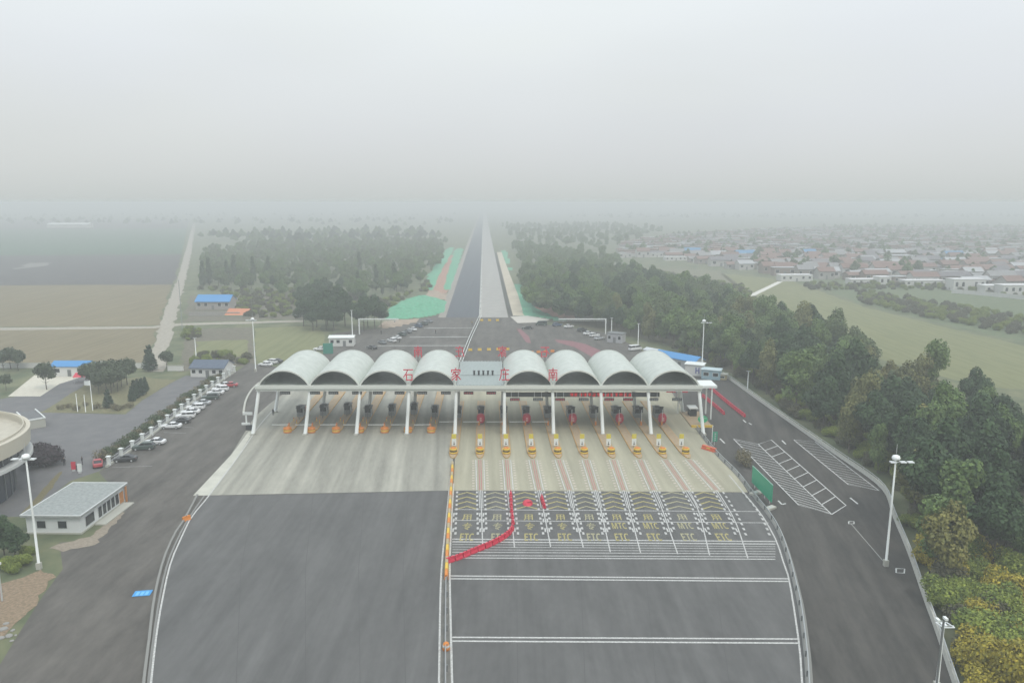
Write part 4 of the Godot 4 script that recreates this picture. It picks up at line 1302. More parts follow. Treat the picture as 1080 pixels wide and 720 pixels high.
func woods() -> void:
	rng.seed = 202
	# woods left of the expressway
	var spots := scatter(pts([[210, 300], [214, 266], [300, 258], [470, 257], [464, 280], [440, 304], [412, 314], [400, 322], [330, 318], [240, 305]]), 10.5, 0.9)
	spots.sort_custom(func(a, b): return a.z > b.z)
	var far := []
	for i in spots.size():
		var p: Vector3 = spots[i]
		if i < 120:
			var key: String = ["mid", "grey", "slim", "grey", "poplar", "mid", "dark", "slim"][rng.randi() % 8]
			tree("wood_tree", key, {"dark": "dark green tree in the wood beside the green netted slope", "slim": "tall uneven mid green tree in the wood beside the green netted slope", "mid": "fresh green tree in the wood beside the green netted slope", "grey": "grey green tree in the wood beside the green netted slope", "poplar": "tall narrow poplar in the wood beside the green netted slope"}[key], "tree", p, rng.randf_range(0.55, 1.2), "trees of the wood beside the netted slope")
		else:
			far.append(p)
	mass("hazy_wood", "hazy wood stretching beyond the blue roofed farmhouse", "woodland", far, ["mid", "grey", "slim"], 0.45, 1.15)
	for q in [[214, 303], [221, 301], [240, 300], [247, 299], [267, 299], [284, 298], [379, 292]]:
		tree("poplar_tree", "poplar", "tall dark poplar standing alone behind the blue roofed farmhouse", "tree", at(q[0], q[1]), rng.randf_range(1.0, 1.3), "poplars behind the farmhouse")
	for q in [[322, 338], [334, 345], [345, 343], [330, 330], [352, 349], [340, 335], [318, 328], [395, 347], [388, 346], [402, 345], [384, 349], [378, 346], [326, 322], [336, 324], [348, 330], [358, 336], [344, 348], [330, 349], [320, 344], [364, 344], [356, 326], [342, 318]]:
		tree("dark_tree", "dark", "full dark green tree at the edge of the rear plaza beside the meadow", "tree", at(q[0], q[1]), rng.randf_range(0.9, 1.6), "trees at the edge of the rear plaza")
	# far side of the expressway and hazy tree lines
	var right := scatter(pts([[540, 262], [610, 272], [660, 280], [640, 296], [600, 300], [556, 292]]), 13)
	right.append_array(scatter(pts([[530, 240], [640, 238], [700, 245], [640, 266], [545, 258]]), 26))
	mass("hazy_trees", "hazy trees beyond the soil heaps beside the pale expressway lanes", "woodland", right, ["mid", "slim"], 0.8, 1.3)
	var lines := scatter(pts([[-200, 233], [480, 233], [480, 239], [-200, 239]]), 75, 0.9)
	lines.append_array(scatter(pts([[-200, 228], [480, 228], [480, 230], [-200, 231]]), 110, 0.9))
	lines.append_array(scatter(pts([[210, 252], [440, 246], [470, 254], [300, 262]]), 24))
	lines.append_array(scatter(pts([[600, 228], [1300, 228], [1300, 232], [600, 232]]), 90, 0.9))
	mass("far_tree_line", "far hazy tree lines between the fields under the horizon", "woodland", lines, ["mid", "dark"], 0.9, 1.6)
	# scrub and hedges between the fields and the village
	var scrub := scatter(pts([[905, 320], [1000, 340], [1180, 375], [1180, 352], [1000, 322], [900, 306]]), 5.0)
	scrub.append_array(scatter(pts([[640, 296], [760, 312], [800, 320], [790, 304], [700, 288]]), 5.5))
	scrub.append_array(scatter(pts([[850, 300], [1000, 300], [1180, 316], [1180, 322], [1000, 306], [850, 306]]), 6))
	mass("field_scrub", "dull green scrub in bands between the village and the pasture", "undergrowth", scrub, ["brush", "lime"], 0.4, 0.75)
	var among := scatter(pts([[655, 268], [760, 276], [835, 290], [1000, 294], [1200, 306], [1200, 240], [900, 240], [700, 250]]), 24, 0.6)
	mass("village_trees", "grey green trees scattered between the village roofs", "woodland", among, ["grey", "mid"], 0.6, 1.0)
	var verge := scatter(pts([[245, 316], [320, 312], [322, 334], [252, 336]]), 6)
	verge.append_array(scatter(pts([[196, 348], [212, 350], [208, 358], [192, 362]]), 4))
	verge.append_array(scatter(pts([[205, 374], [262, 376], [262, 384], [195, 386]]), 4))
	verge.append_array(scatter(pts([[206, 304], [330, 308], [410, 316], [404, 330], [330, 324], [240, 313]]), 6.5, 0.7))
	verge.append_array(scatter(pts([[404, 318], [440, 306], [452, 296], [456, 304], [430, 316], [408, 326]]), 6.5, 0.7))
	mass("farm_scrub", "brown green scrub beside the blue roofed farmhouse", "undergrowth", verge, ["brush", "lime"], 0.35, 0.7)

func garden() -> void:
	rng.seed = 303
	for q in [[11, 389, 1.2], [19, 391, 1.15], [3, 391, 1.1], [49, 411, 1.35], [6, 412, 0.8]]:
		tree("yard_tree", "round", "round grey green tree beside the pale yard", "tree", at(q[0], q[1]), q[2], "trees beside the pale yard", 1.1)
	for q in [[104, 416], [112, 411], [120, 408], [128, 408], [117, 415], [108, 405], [134, 406], [100, 408], [124, 413], [96, 412]]:
		tree("garden_tree", "round", "bushy grey green tree in the flag garden", "tree", at(q[0], q[1]), rng.randf_range(0.95, 1.35), "trees of the flag garden", 1.15)
	for q in [[114, 430], [142, 420], [149, 417], [145, 414], [139, 423], [153, 413]]:
		tree("conifer", "cone", "small dark cone-shaped evergreen in the flag garden", "tree", at(q[0], q[1]), rng.randf_range(0.7, 0.95), "evergreens of the flag garden")
	tree("conifer", "cone", "tall dark evergreen at the end of the dirt road", "tree", at(158, 391), 1.5, "evergreens at the dirt road")
	tree("round_evergreen", "round", "round dark green tree beside the dirt road end", "tree", at(176, 389), 1.1, "")
	for q in [[64, 432], [72, 430], [90, 428], [130, 431], [137, 430], [122, 433], [80, 433], [102, 431]]:
		tree("dry_shrub", "dry_bush", "dry tan shrub along the edge of the flag garden", "shrub", at(q[0], q[1]), rng.randf_range(0.6, 1.0), "dry shrubs of the flag garden")
	for q in [[41, 492], [47, 491], [53, 490], [50, 486], [44, 486], [38, 486]]:
		tree("plum_shrub", "plum_bush", "dark purple shrub beside the round building", "shrub", at(q[0], q[1]), 2.0, "purple shrubs beside the round building")
	# hedge behind the pillared fence
	for k in 34:
		var t := k / 33.0
		var p := at(lerpf(112, 244, t) - 3, lerpf(486, 392, t))
		var c := "bush" if k % 3 else "dry_bush"
		tree("hedge_shrub", c, "leafy green hedge shrub behind the white pillared fence" if c == "bush" else "yellowing hedge shrub behind the white pillared fence", "shrub", p, rng.randf_range(0.9, 1.35), "hedge behind the pillared fence")
	for q in [[4, 585, 1.0], [16, 590, 0.9], [24, 596, 0.75], [8, 600, 0.8], [-8, 590, 1.1], [28, 586, 0.7], [14, 604, 0.6]]:
		tree("corner_tree", "dark" if q[2] > 0.85 else "lime", "leafy dark tree behind the guard house lamp post" if q[2] > 0.85 else "low lime green tree behind the guard house lamp post", "tree", at(q[0], q[1]), q[2] * 0.62, "trees behind the guard house lamp post")
	for q in [[785, 484], [787, 492], [783, 488]]:
		tree("verge_shrub", "dry_bush", "dry brown shrub on the verge behind the guard rail", "shrub", at(q[0], q[1]), 1.1, "verge shrubs at the guard rail")

# ---- road furniture --------------------------------------------------------
func top_of(base: Vector3, py: float) -> float:
	# height of what shows at picture row py above a point of the ground
	var v := (py - 360.0) / FOCAL
	return EYE + base.z * (sp + v * cp) / (cp - v * sp)

func guard_rail(label: String, line: PackedVector3Array, gap: float, beam: Material, tall := 0.85) -> Node3D:
	var t := thing("guard_rail", label, "guard rail")
	var st := st_new()
	sweep(st, line, [[-0.06, tall - 0.34], [-0.12, tall - 0.17], [-0.06, tall], [0.06, tall], [0.02, tall - 0.17], [0.06, tall - 0.34]])
	obj("rail", st, beam, t)
	var post := BoxMesh.new()
	post.size = Vector3(0.16, tall + 0.1, 0.2)
	post.material = M.grey
	var dist := 0.0
	for k in range(1, line.size()):
		dist += line[k].distance_to(line[k - 1])
		if dist > gap:
			dist = 0.0
			var d := line[k] - line[k - 1]
			put("post", post, t, line[k] + Vector3(0, tall / 2, 0) + Vector3(-d.z, 0, d.x).normalized() * 0.16, Basis(Vector3.UP, atan2(-d.x, -d.z)))
	return t

func rails() -> void:
	guard_rail("grey steel guard rail with posts curving along the entry carriageway", smooth_line(pts(RIGHT_RAIL), 2.0), 3.6, mat(Color(0.34, 0.36, 0.36), 0.5, 0.2))
	# low concrete kerb under it
	var st := st_new()
	sweep(st, smooth_line(pts(RIGHT_RAIL), 4), [[-0.45, 0.03], [-0.45, 0.16], [0.35, 0.16], [0.35, 0.03]])
	obj("kerb_entry", st, M.kerb).set_meta("kind", "structure")
	# the outer wall of the service road
	var w := thing("boundary_wall", "low pale concrete wall with rail between the service road and the trees", "wall")
	var line := smooth_line(pts(OUTER_WALL), 3.0)
	var s2 := st_new()
	sweep(s2, line, [[-0.3, 0.0], [-0.2, 0.75], [0.15, 0.75], [0.3, 0.0]])
	obj("base_wall", s2, worn(Color(0.38, 0.38, 0.34), Color(0.52, 0.52, 0.48), 6), w)
	var s3 := st_new()
	sweep(s3, line, [[-0.05, 1.1], [-0.05, 1.2], [0.05, 1.2], [0.05, 1.1]])
	obj("rail", s3, M.steel, w)
	var post := BoxMesh.new()
	post.size = Vector3(0.1, 0.5, 0.1)
	post.material = M.steel
	for k in range(0, line.size(), 2):
		put("post", post, w, line[k] + Vector3(0, 0.98, 0))
	# barrier along the median: orange striped near the islands, grey farther out
	var m1 := thing("median_barrier", "orange and yellow striped barrier along the median before the toll islands", "barrier")
	var upper := smooth_line(pts([[470.6, 612], [471.8, 580], [473.8, 545], [476.5, 505], [477.2, 490]]), 2.0)
	for k in upper.size() - 1:
		var seg := st_new()
		sweep(seg, PackedVector3Array([upper[k].lerp(upper[k + 1], 0.03), upper[k].lerp(upper[k + 1], 0.97)]), [[-0.3, 0.05], [-0.18, 0.8], [0.18, 0.8], [0.3, 0.05]])
		obj("segment", seg, M.orange if k % 3 == 0 else (M.yellow if k % 3 == 1 else mat(Color(0.40, 0.33, 0.20), 0.8)), m1)
	var lower := smooth_line(pts([[470, 790], [470, 717], [470, 660], [470.4, 614]]), 2.0)
	guard_rail("grey steel guard rail in the middle of the median between the carriageways", lower, 3.6, mat(Color(0.30, 0.31, 0.31), 0.5, 0.2))
	var drum := thing("orange_drum", "bright orange water-filled drum on the median beside the grey rail", "traffic drum", at(470.5, 685))
	var d := st_new(true)
	lathe(d, [[0.02, 0.0], [0.5, 0.02], [0.44, 0.4], [0.34, 0.85], [0.16, 1.0], [0.02, 1.02]], 16)
	obj("body", d, M.orange, drum, true)
	var db := st_new(true)
	lathe(db, [[0.43, 0.42], [0.455, 0.44], [0.39, 0.68], [0.36, 0.68]], 16)
	obj("band", db, M.line, drum, true)
	# rear plaza
	guard_rail("white guard rail along the middle of the rear plaza", smooth_line(pts([[507.5, 334], [503, 345], [497, 358], [489.5, 378], [487, 385]]), 2.0), 4.0, M.white_paint)
	guard_rail("pale guard rail beside the white one in the middle of the rear plaza", smooth_line(pts([[505.5, 334], [500.5, 345], [494.5, 358], [486.5, 378], [484, 385]]), 2.0), 4.0, M.white_paint)
	guard_rail("long steel guard rail on the median of the expressway", smooth_line(pts([[506, 333], [508, 290], [509, 255], [509.4, 240]]), 10.0), 12.0, M.white_paint, 1.0)
	# exit-side kerb that bends round the canopy's end
	var st4 := st_new()
	sweep(st4, smooth_line(pts([[273, 404], [265, 412], [259, 423], [256.5, 436]]), 1.5), [[-0.25, 0.03], [-0.25, 0.3], [0.25, 0.3], [0.25, 0.03]])
	obj("kerb_bend", st4, M.concrete).set_meta("kind", "structure")

var wb := {}
func water_barrier(where: Vector3, turn: float, key: String, label: String, group: String) -> void:
	if wb.has(key):
		copy(wb[key], where, turn, Vector3.ONE, label, group)
		return
	var m: Material = {"red": M.red, "yellow": M.yellow, "orange": M.orange}[key]
	var t := thing("water_barrier", label, "traffic barrier", where, turn, group)
	t.set_meta("base", "water_barrier")
	var st := st_new()
	var prof := [[-0.28, 0.0], [-0.28, 0.18], [-0.16, 0.45], [-0.13, 0.85], [0.13, 0.85], [0.16, 0.45], [0.28, 0.18], [0.28, 0.0]]
	var rings := []
	for x in [-0.68, -0.62, 0.62, 0.68]:
		var r := PackedVector3Array()
		for p in prof:
			r.append(Vector3(x, p[1] * (0.94 if absf(x) > 0.65 else 1.0), p[0] * (0.85 if absf(x) > 0.65 else 1.0)))
		rings.append(r)
	loft(st, rings)
	obj("body", st, m, t)
	var cap := st_new()
	lathe(cap, [[0.01, 0.85], [0.09, 0.85], [0.09, 0.93], [0.01, 0.93]], 8)
	obj("filler_cap", cap, M.dark, t)
	wb[key] = t

func barrier_row(path: Array, key: String, label: String, group: String, gap := 1.42) -> void:
	var line := smooth_line(pts(path), gap)
	for k in line.size() - 1:
		var d := line[k + 1] - line[k]
		water_barrier(line[k] + Vector3(0, 0.07, 0), atan2(-d.z, d.x), key, label, group)

func barriers() -> void:
	barrier_row([[475, 593], [488, 588.5], [501.6, 582.5], [513, 578], [522.5, 573.5], [532, 568], [538.5, 562], [541.5, 555]], "red", "red water-filled barrier in the curved row across the first entry lanes", "red barriers of the curved row")
	barrier_row([[541, 552], [539.4, 537], [538.5, 518]], "red", "red water-filled barrier in the straight row along the second entry lane line", "red barriers along the lane line", 2.3)
	barrier_row([[574, 535], [570.5, 524]], "red", "red water-filled barrier in the short row along the third entry lane line", "red barriers of the short row")
	barrier_row([[748, 409], [764.4, 423], [776.7, 433], [787, 441]], "red", "red water-filled barrier in the long row across the service road", "red barriers across the service road")
	barrier_row([[742, 419], [754, 429], [765, 438.5]], "red", "red water-filled barrier in the shorter row beside the low flat canopy", "red barriers beside the low canopy")
	barrier_row([[496, 370], [545, 369]], "yellow", "yellow water-filled barrier in the row closing the rear plaza", "yellow barriers of the rear plaza", 2.9)
	barrier_row([[553, 373], [590, 371]], "orange", "orange water-filled barrier in the row behind the roof", "orange barriers of the rear plaza", 2.6)
	barrier_row([[508, 338.5], [533, 338.5]], "yellow", "yellow water-filled barrier at the mouth of the pale expressway lanes", "yellow barriers at the expressway mouth", 3.2)
	var p := thing("water_barrier", "orange and red double water barrier lying beside the last entry lane", "traffic barrier", at(748, 475), -0.9)
	var st := st_new()
	bx(st, Vector3(0, 0.45, 0), Vector3(3.4, 0.9, 0.6))
	bx(st, Vector3(0, 0.15, 0), Vector3(3.6, 0.3, 0.9))
	obj("body", st, mat(Color(0.62, 0.12, 0.05), 0.5), p)
	box_part("stripe", Vector3(0, 0.6, 0.0), Vector3(1.0, 0.32, 0.64), M.yellow, p)
	var tarp := thing("red_tarpaulin", "bright red folded tarpaulin heap lying in the third entry lane", "tarpaulin", at(556.5, 531))
	var h := st_new(true)
	lathe(h, [[1.25, 0.0], [1.1, 0.35], [0.75, 0.62], [0.4, 0.8], [0.05, 0.86]], 14)
	obj("cloth", h, M.red, tarp, true).scale = Vector3(0.75, 0.8, 1.2)
	box_part("fold", Vector3(0.25, 0.5, 0.5), Vector3(0.8, 0.25, 0.5), mat(Color(0.40, 0.02, 0.04), 0.6), tarp, Basis(Vector3.UP, 0.5))
	# kerb-side orange pair where the exit road begins to bend
	for q in [[196.5, 549]]:
		water_barrier(at(q[0], q[1]), 0.9, "orange", "orange water-filled barrier on the bend of the exit kerb", "orange barriers on the exit kerb")
	var sign := thing("floor_sign", "bright blue sheet lying on the exit service road", "sheet", at(150, 626), 0.15)
	box_part("panel", Vector3(0, 0.08, 0), Vector3(2.3, 0.04, 1.5), mat(Color(0.03, 0.28, 0.62), 0.5), sign)
	for k in 3:
		box_part("mark", Vector3(-0.6 + k * 0.6, 0.11, 0.1), Vector3(0.4, 0.012, 1.0), mat(Color(0.15, 0.45, 0.72), 0.5), sign)

func lamp_post(label: String, foot: Array, top_py: float, style: String, turn := 0.0) -> void:
	var p := at(foot[0], foot[1])
	var h := top_of(p, top_py)
	var t := thing("lamp_post", label, "lamp post", p, turn)
	var st := st_new(true)
	tube(st, PackedVector3Array([Vector3(0, 0, 0), Vector3(0, h * 0.5, 0), Vector3(0, h, 0)]), 0.19, 0.11, 12)
	obj("pole", st, M.white_paint, t, true)
	box_part("base_box", Vector3(0, 0.5, 0.0), Vector3(0.6, 1.0, 0.6), M.concrete, t)
	if style == "dome":
		var d := st_new(true)
		lathe(d, [[0.05, h - 0.1], [0.5, h - 0.05], [0.58, h + 0.2], [0.45, h + 0.5], [0.05, h + 0.65]], 16)
		obj("dome", d, mat(Color(0.82, 0.84, 0.84), 0.4), t, true)
		var rod := st_new()
		bar(rod, Vector3(0, h + 0.8, 0), Vector3(0, h + 2.2, 0), 0.05)
		obj("lightning_rod", rod, M.steel, t)
		box_part("arm", Vector3(0.7, h - 0.35, 0.3), Vector3(2.6, 0.1, 0.1), M.steel, t)
		for q in [-0.6, 0.8, 1.9]:
			box_part("lamp_head", Vector3(q, h - 0.3, 0.45), Vector3(0.8, 0.14, 0.7), mat(Color(0.6, 0.62, 0.62), 0.4), t)
	else:
		box_part("arm", Vector3(0.5, h - 0.1, 0), Vector3(1.2, 0.08, 0.08), M.steel, t)
		var fr := st_new()
		for e in [[[-0.6, -0.5], [0.6, -0.5]], [[0.6, -0.5], [0.9, 0.5]], [[0.9, 0.5], [-0.3, 0.5]], [[-0.3, 0.5], [-0.6, -0.5]]]:
			bar(fr, Vector3(e[0][0], h, e[0][1]), Vector3(e[1][0], h, e[1][1]), 0.09)
		obj("lamp_frame", fr, mat(Color(0.75, 0.78, 0.78), 0.4), t)
		box_part("lamp_head", Vector3(0, h + 0.05, 0), Vector3(0.5, 0.16, 0.5), mat(Color(0.75, 0.78, 0.78), 0.4), t)

func gantry(label: String, foot: Array, top_py: float, reach: float) -> void:
	var p := at(foot[0], foot[1])
	var h := top_of(p, top_py)
	var t := thing("sign_gantry", label, "gantry", p)
	box_part("post", Vector3(0, h / 2, 0), Vector3(0.45, h, 0.45), M.white_paint, t)
	box_part("arm", Vector3(reach / 2, h - 0.1, 0), Vector3(absf(reach), 0.35, 0.35), M.white_paint, t)
	box_part("arm", Vector3(reach / 2, h - 0.7, 0), Vector3(absf(reach), 0.12, 0.12), M.white_paint, t)
	box_part("camera_box", Vector3(reach * 0.9, h - 1.1, 0.1), Vector3(0.5, 0.4, 0.6), M.grey, t)

func posts() -> void:
	lamp_post("tall white lamp post with a white dome on the entry service road", [934.5, 597], 484, "dome")
	lamp_post("tall white lamp post with a white dome in front of the guard house", [41, 600], 483, "dome", PI)
	lamp_post("tall white lamp post beside the blue shed at the end of the canopy", [740.2, 394], 339, "dome")
	lamp_post("tall white lamp post behind the canopy beside the meadow", [269.5, 392], 337, "dome", PI)
	lamp_post("white lamp post with an open square frame beside the boundary wall", [988, 728], 659, "frame")
	var c := thing("camera_mast", "grey camera mast beside the square-framed lamp post", "camera mast", at(986, 742))
	var ch := top_of(c.position, 653)
	box_part("pole", Vector3(0, ch / 2, 0), Vector3(0.16, ch, 0.16), M.grey, c)
	box_part("arm", Vector3(-0.35, ch - 0.2, 0), Vector3(1.0, 0.08, 0.08), M.steel, c)
	box_part("camera", Vector3(-0.7, ch, 0.1), Vector3(0.3, 0.25, 0.55), M.white_paint, c)
	box_part("camera", Vector3(0.1, ch + 0.15, 0.1), Vector3(0.3, 0.25, 0.55), M.white_paint, c)
	box_part("cabinet", Vector3(0, 0.8, 0.2), Vector3(0.6, 0.9, 0.4), M.white_paint, c)
	var sm := thing("camera_mast", "short grey camera mast at the edge of the bare soil", "camera mast", at(2, 634))
	var sh := top_of(sm.position, 594)
	box_part("pole", Vector3(0, sh / 2, 0), Vector3(0.16, sh, 0.16), M.steel, sm)
	box_part("camera", Vector3(0.2, sh, 0.1), Vector3(0.5, 0.3, 0.4), M.white_paint, sm)
	box_part("camera", Vector3(-0.4, sh - 0.3, 0.1), Vector3(0.4, 0.25, 0.4), M.white_paint, sm)
	gantry("white cantilever gantry over the exit side of the rear plaza", [379, 352.5], 336, 16.0)
	gantry("white cantilever gantry over the entry side of the rear plaza", [638.7, 352.5], 336, -19.0)
	for q in [[371.7, 357, 327, "thin white pole beside the exit side gantry"], [645, 352, 335, "thin white pole beside the entry side gantry"], [673, 364, 341, "thin white pole behind the white minibus"], [788.5, 411, 391, "thin white pole standing outside the boundary wall"], [207, 382, 356, "thin white pole beside the vegetable plot"], [192, 347, 295, "thin dark utility pole beside the dirt road"]]:
		var p := at(q[0], q[1])
		var h := top_of(p, q[2])
		var t := thing("slim_pole", q[3], "pole", p)
		var st := st_new(true)
		tube(st, PackedVector3Array([Vector3.ZERO, Vector3(0, h, 0)]), 0.16, 0.1, 8)
		obj("shaft", st, M.grey if "dark" in q[3] else M.white_paint, t, true)
		box_part("fitting", Vector3(0, h - 0.1, 0), Vector3(1.1, 0.16, 0.3), M.steel, t)
	# sign mast and machine beside the canopy's end
	var mast := thing("weigh_mast", "white double sign mast with dark cabinet beside the canopy end", "sign mast", at(262, 453))
	box_part("pole", Vector3(-0.4, 1.9, 0), Vector3(0.3, 3.8, 0.3), M.white_paint, mast)
	box_part("upper_sign", Vector3(0, 3.9, 0), Vector3(2.2, 0.6, 0.3), M.white_paint, mast)
	box_part("lower_sign", Vector3(-0.5, 1.5, 0.2), Vector3(1.9, 0.5, 0.3), M.white_paint, mast)
	box_part("cabinet", Vector3(0.5, 0.6, 0.3), Vector3(1.8, 1.2, 0.8), M.dark, mast)
	box_part("side_post", Vector3(1.3, 1.4, 0), Vector3(0.12, 2.8, 0.12), M.grey, mast)
	# flag poles
	for q in [[81.5, 434, 415, "empty", "bare white flagpole in the flag garden"], [90, 434.5, 416, "bare", "short white flagpole beside the middle of the flag garden"], [97.5, 433, 401, "white", "tall white flagpole with a white flag in the flag garden"]]:
		var p := at(q[0], q[1])
		var h := top_of(p, q[2])
		var t := thing("flagpole", q[4], "flagpole", p)
		var st := st_new(true)
		tube(st, PackedVector3Array([Vector3.ZERO, Vector3(0, h, 0)]), 0.1, 0.06, 8)
		obj("pole", st, M.white_paint, t, true)
		if q[3] == "white":
			var f := st_new()
			for k in 4:
				quad(f, Vector3(-0.4 * k, h - 0.1, 0.15 * sin(k)), Vector3(-0.4 * (k + 1), h - 0.1 - 0.06 * k, 0.15 * sin(k + 1)), Vector3(-0.4 * (k + 1), h - 1.3, 0.15 * sin(k + 1)), Vector3(-0.4 * k, h - 1.3, 0.15 * sin(k)))
			obj("flag", f, M.white_paint, t)

# ---- vehicles --------------------------------------------------------------
func rounded(z: float, hw: float, y0: float, y1: float, r: float) -> PackedVector3Array:
	return PackedVector3Array([Vector3(-hw + r, y0, z), Vector3(hw - r, y0, z), Vector3(hw, y0 + r, z), Vector3(hw, y1 - r, z), Vector3(hw - r, y1, z), Vector3(-hw + r, y1, z), Vector3(-hw, y1 - r, z), Vector3(-hw, y0 + r, z)])

var tyre_mesh: Mesh
var rim_mesh: Mesh
func make_car(kind: String, paint: Material) -> Node3D:
	var t := Node3D.new()
	var van := kind == "van"
	var suv := kind == "suv"
	var body := st_new()
	var up := 0.12 if suv else 0.0
	var rings := []
	if van:
		for s in [[-2.5, 0.8, 0.45, 0.85, 0.1], [-2.4, 0.9, 0.32, 1.05, 0.12], [-1.7, 0.94, 0.3, 1.25, 0.12], [2.3, 0.94, 0.3, 1.25, 0.12], [2.5, 0.9, 0.35, 1.2, 0.12]]:
			rings.append(rounded(s[0], s[1], s[2], s[3], s[4]))
	else:
		for s in [[-2.3, 0.66, 0.38, 0.66, 0.1], [-2.18, 0.8, 0.28, 0.76, 0.14], [-1.2, 0.9, 0.24, 0.92, 0.14], [-0.7, 0.91, 0.24, 0.98, 0.12], [1.3, 0.91, 0.24, 1.0, 0.12], [2.1, 0.86, 0.28, 0.98, 0.14], [2.3, 0.74, 0.42, 0.88, 0.1]]:
			rings.append(rounded(s[0], s[1], s[2], s[3] + up, s[4]))
	loft(body, rings)
	obj("body", body, paint, t)
	# glasshouse and roof
	var glass := st_new()
	var roof := st_new()
	var g := []
	var r := []
	if van:
		g = [[-2.0, 0.84, 1.2, 1.24], [-1.35, 0.84, 1.2, 1.9], [2.35, 0.84, 1.2, 1.9], [2.45, 0.82, 1.2, 1.3]]
		r = [[-1.4, 0.82, 1.88, 1.94], [-1.0, 0.87, 1.88, 2.02], [2.2, 0.87, 1.88, 2.02], [2.42, 0.82, 1.88, 1.94]]
	elif suv:
		g = [[-1.0, 0.76, 1.0, 1.04], [-0.2, 0.7, 1.0, 1.56], [1.7, 0.7, 1.0, 1.56], [2.2, 0.74, 1.0, 1.08]]
		r = [[-0.3, 0.66, 1.54, 1.58], [0.0, 0.7, 1.54, 1.66], [1.6, 0.7, 1.54, 1.66], [1.85, 0.64, 1.54, 1.58]]
	else:
		g = [[-0.95, 0.76, 0.92, 0.95], [-0.15, 0.66, 0.92, 1.38], [0.85, 0.66, 0.92, 1.38], [1.75, 0.74, 0.92, 0.98]]
		r = [[-0.22, 0.62, 1.36, 1.40], [0.05, 0.66, 1.36, 1.46], [0.75, 0.66, 1.36, 1.46], [0.95, 0.62, 1.36, 1.40]]
	var gr := []
	var rr := []
	for s in g: gr.append(rounded(s[0], s[1], s[2], s[3], 0.015))
	for s in r: rr.append(rounded(s[0], s[1], s[2], s[3], 0.02))
	loft(glass, gr)
	loft(roof, rr)
	obj("windows", glass, M.glass, t)
	obj("roof", roof, paint, t)
	var pil := st_new()
	for s in [-1, 1]:
		var z: float = 0.35 if not van else 0.4
		bx(pil, Vector3(s * (0.69 if not van else 0.845), (g[1][2] + g[1][3]) / 2, z), Vector3(0.05, g[1][3] - g[1][2], 0.12))
		obj("pillar", pil, paint, t)
		pil = st_new()
	if tyre_mesh == null:
		var ty := st_new(true)
		tube(ty, PackedVector3Array([Vector3(-0.11, 0, 0), Vector3(0.11, 0, 0)]), 0.33, 0.33, 18)
		ty.generate_normals()
		tyre_mesh = ty.commit()
		tyre_mesh.surface_set_material(0, M.rubber)
		var ri := st_new()
		tube(ri, PackedVector3Array([Vector3(-0.12, 0, 0), Vector3(0.12, 0, 0)]), 0.2, 0.2, 10)
		ri.generate_normals()
		rim_mesh = ri.commit()
		rim_mesh.surface_set_material(0, M.steel)
	for q in [[-0.82, -1.42], [0.82, -1.42], [-0.82, 1.42], [0.82, 1.42]]:
		var wh := put("wheel", tyre_mesh, t, Vector3(q[0], 0.33, q[1] * (1.08 if van else 1.0)))
		put("rim", rim_mesh, wh, Vector3(signf(q[0]) * 0.01, 0, 0))
	for s in [-1, 1]:
		box_part("headlight", Vector3(s * 0.62, 0.68 + up + (0.15 if van else 0.0), -2.2 if not van else -2.43), Vector3(0.34, 0.14, 0.14), mat(Color(0.7, 0.72, 0.74), 0.2), t)
		box_part("tail_light", Vector3(s * 0.66, 0.78 + up + (0.2 if van else 0.0), 2.2 if not van else 2.46), Vector3(0.26, 0.14, 0.14), mat(Color(0.35, 0.02, 0.02), 0.3), t)
	box_part("bumper", Vector3(0, 0.42, -2.28 if not van else -2.5), Vector3(1.2, 0.14, 0.08), M.dark, t)
	return t

var cars := {}
func car(kind: String, colour: String, where: Vector3, turn: float, label: String, group: String) -> void:
	var key := kind + colour
	if not cars.has(key):
		var paint: Color = {"white": Color(0.72, 0.73, 0.73), "black": Color(0.018, 0.02, 0.022), "grey": Color(0.16, 0.175, 0.18), "green": Color(0.045, 0.07, 0.06), "red": Color(0.40, 0.04, 0.05), "silver": Color(0.42, 0.44, 0.45), "blue": Color(0.05, 0.09, 0.16)}[colour]
		var m := StandardMaterial3D.new()
		m.albedo_color = paint.linear_to_srgb()
		m.roughness = 0.35
		m.clearcoat_enabled = true
		m.clearcoat = 0.6
		cars[key] = make_car(kind, m)
	var c: Node3D = cars[key].duplicate()
	c.name = numbered("parked_van" if kind == "van" else "parked_car")
	add_child(c, true)
	c.position = where + Vector3(0, 0.04, 0)
	c.rotation.y = turn
	tag(c, label, "van" if kind == "van" else "car", group)

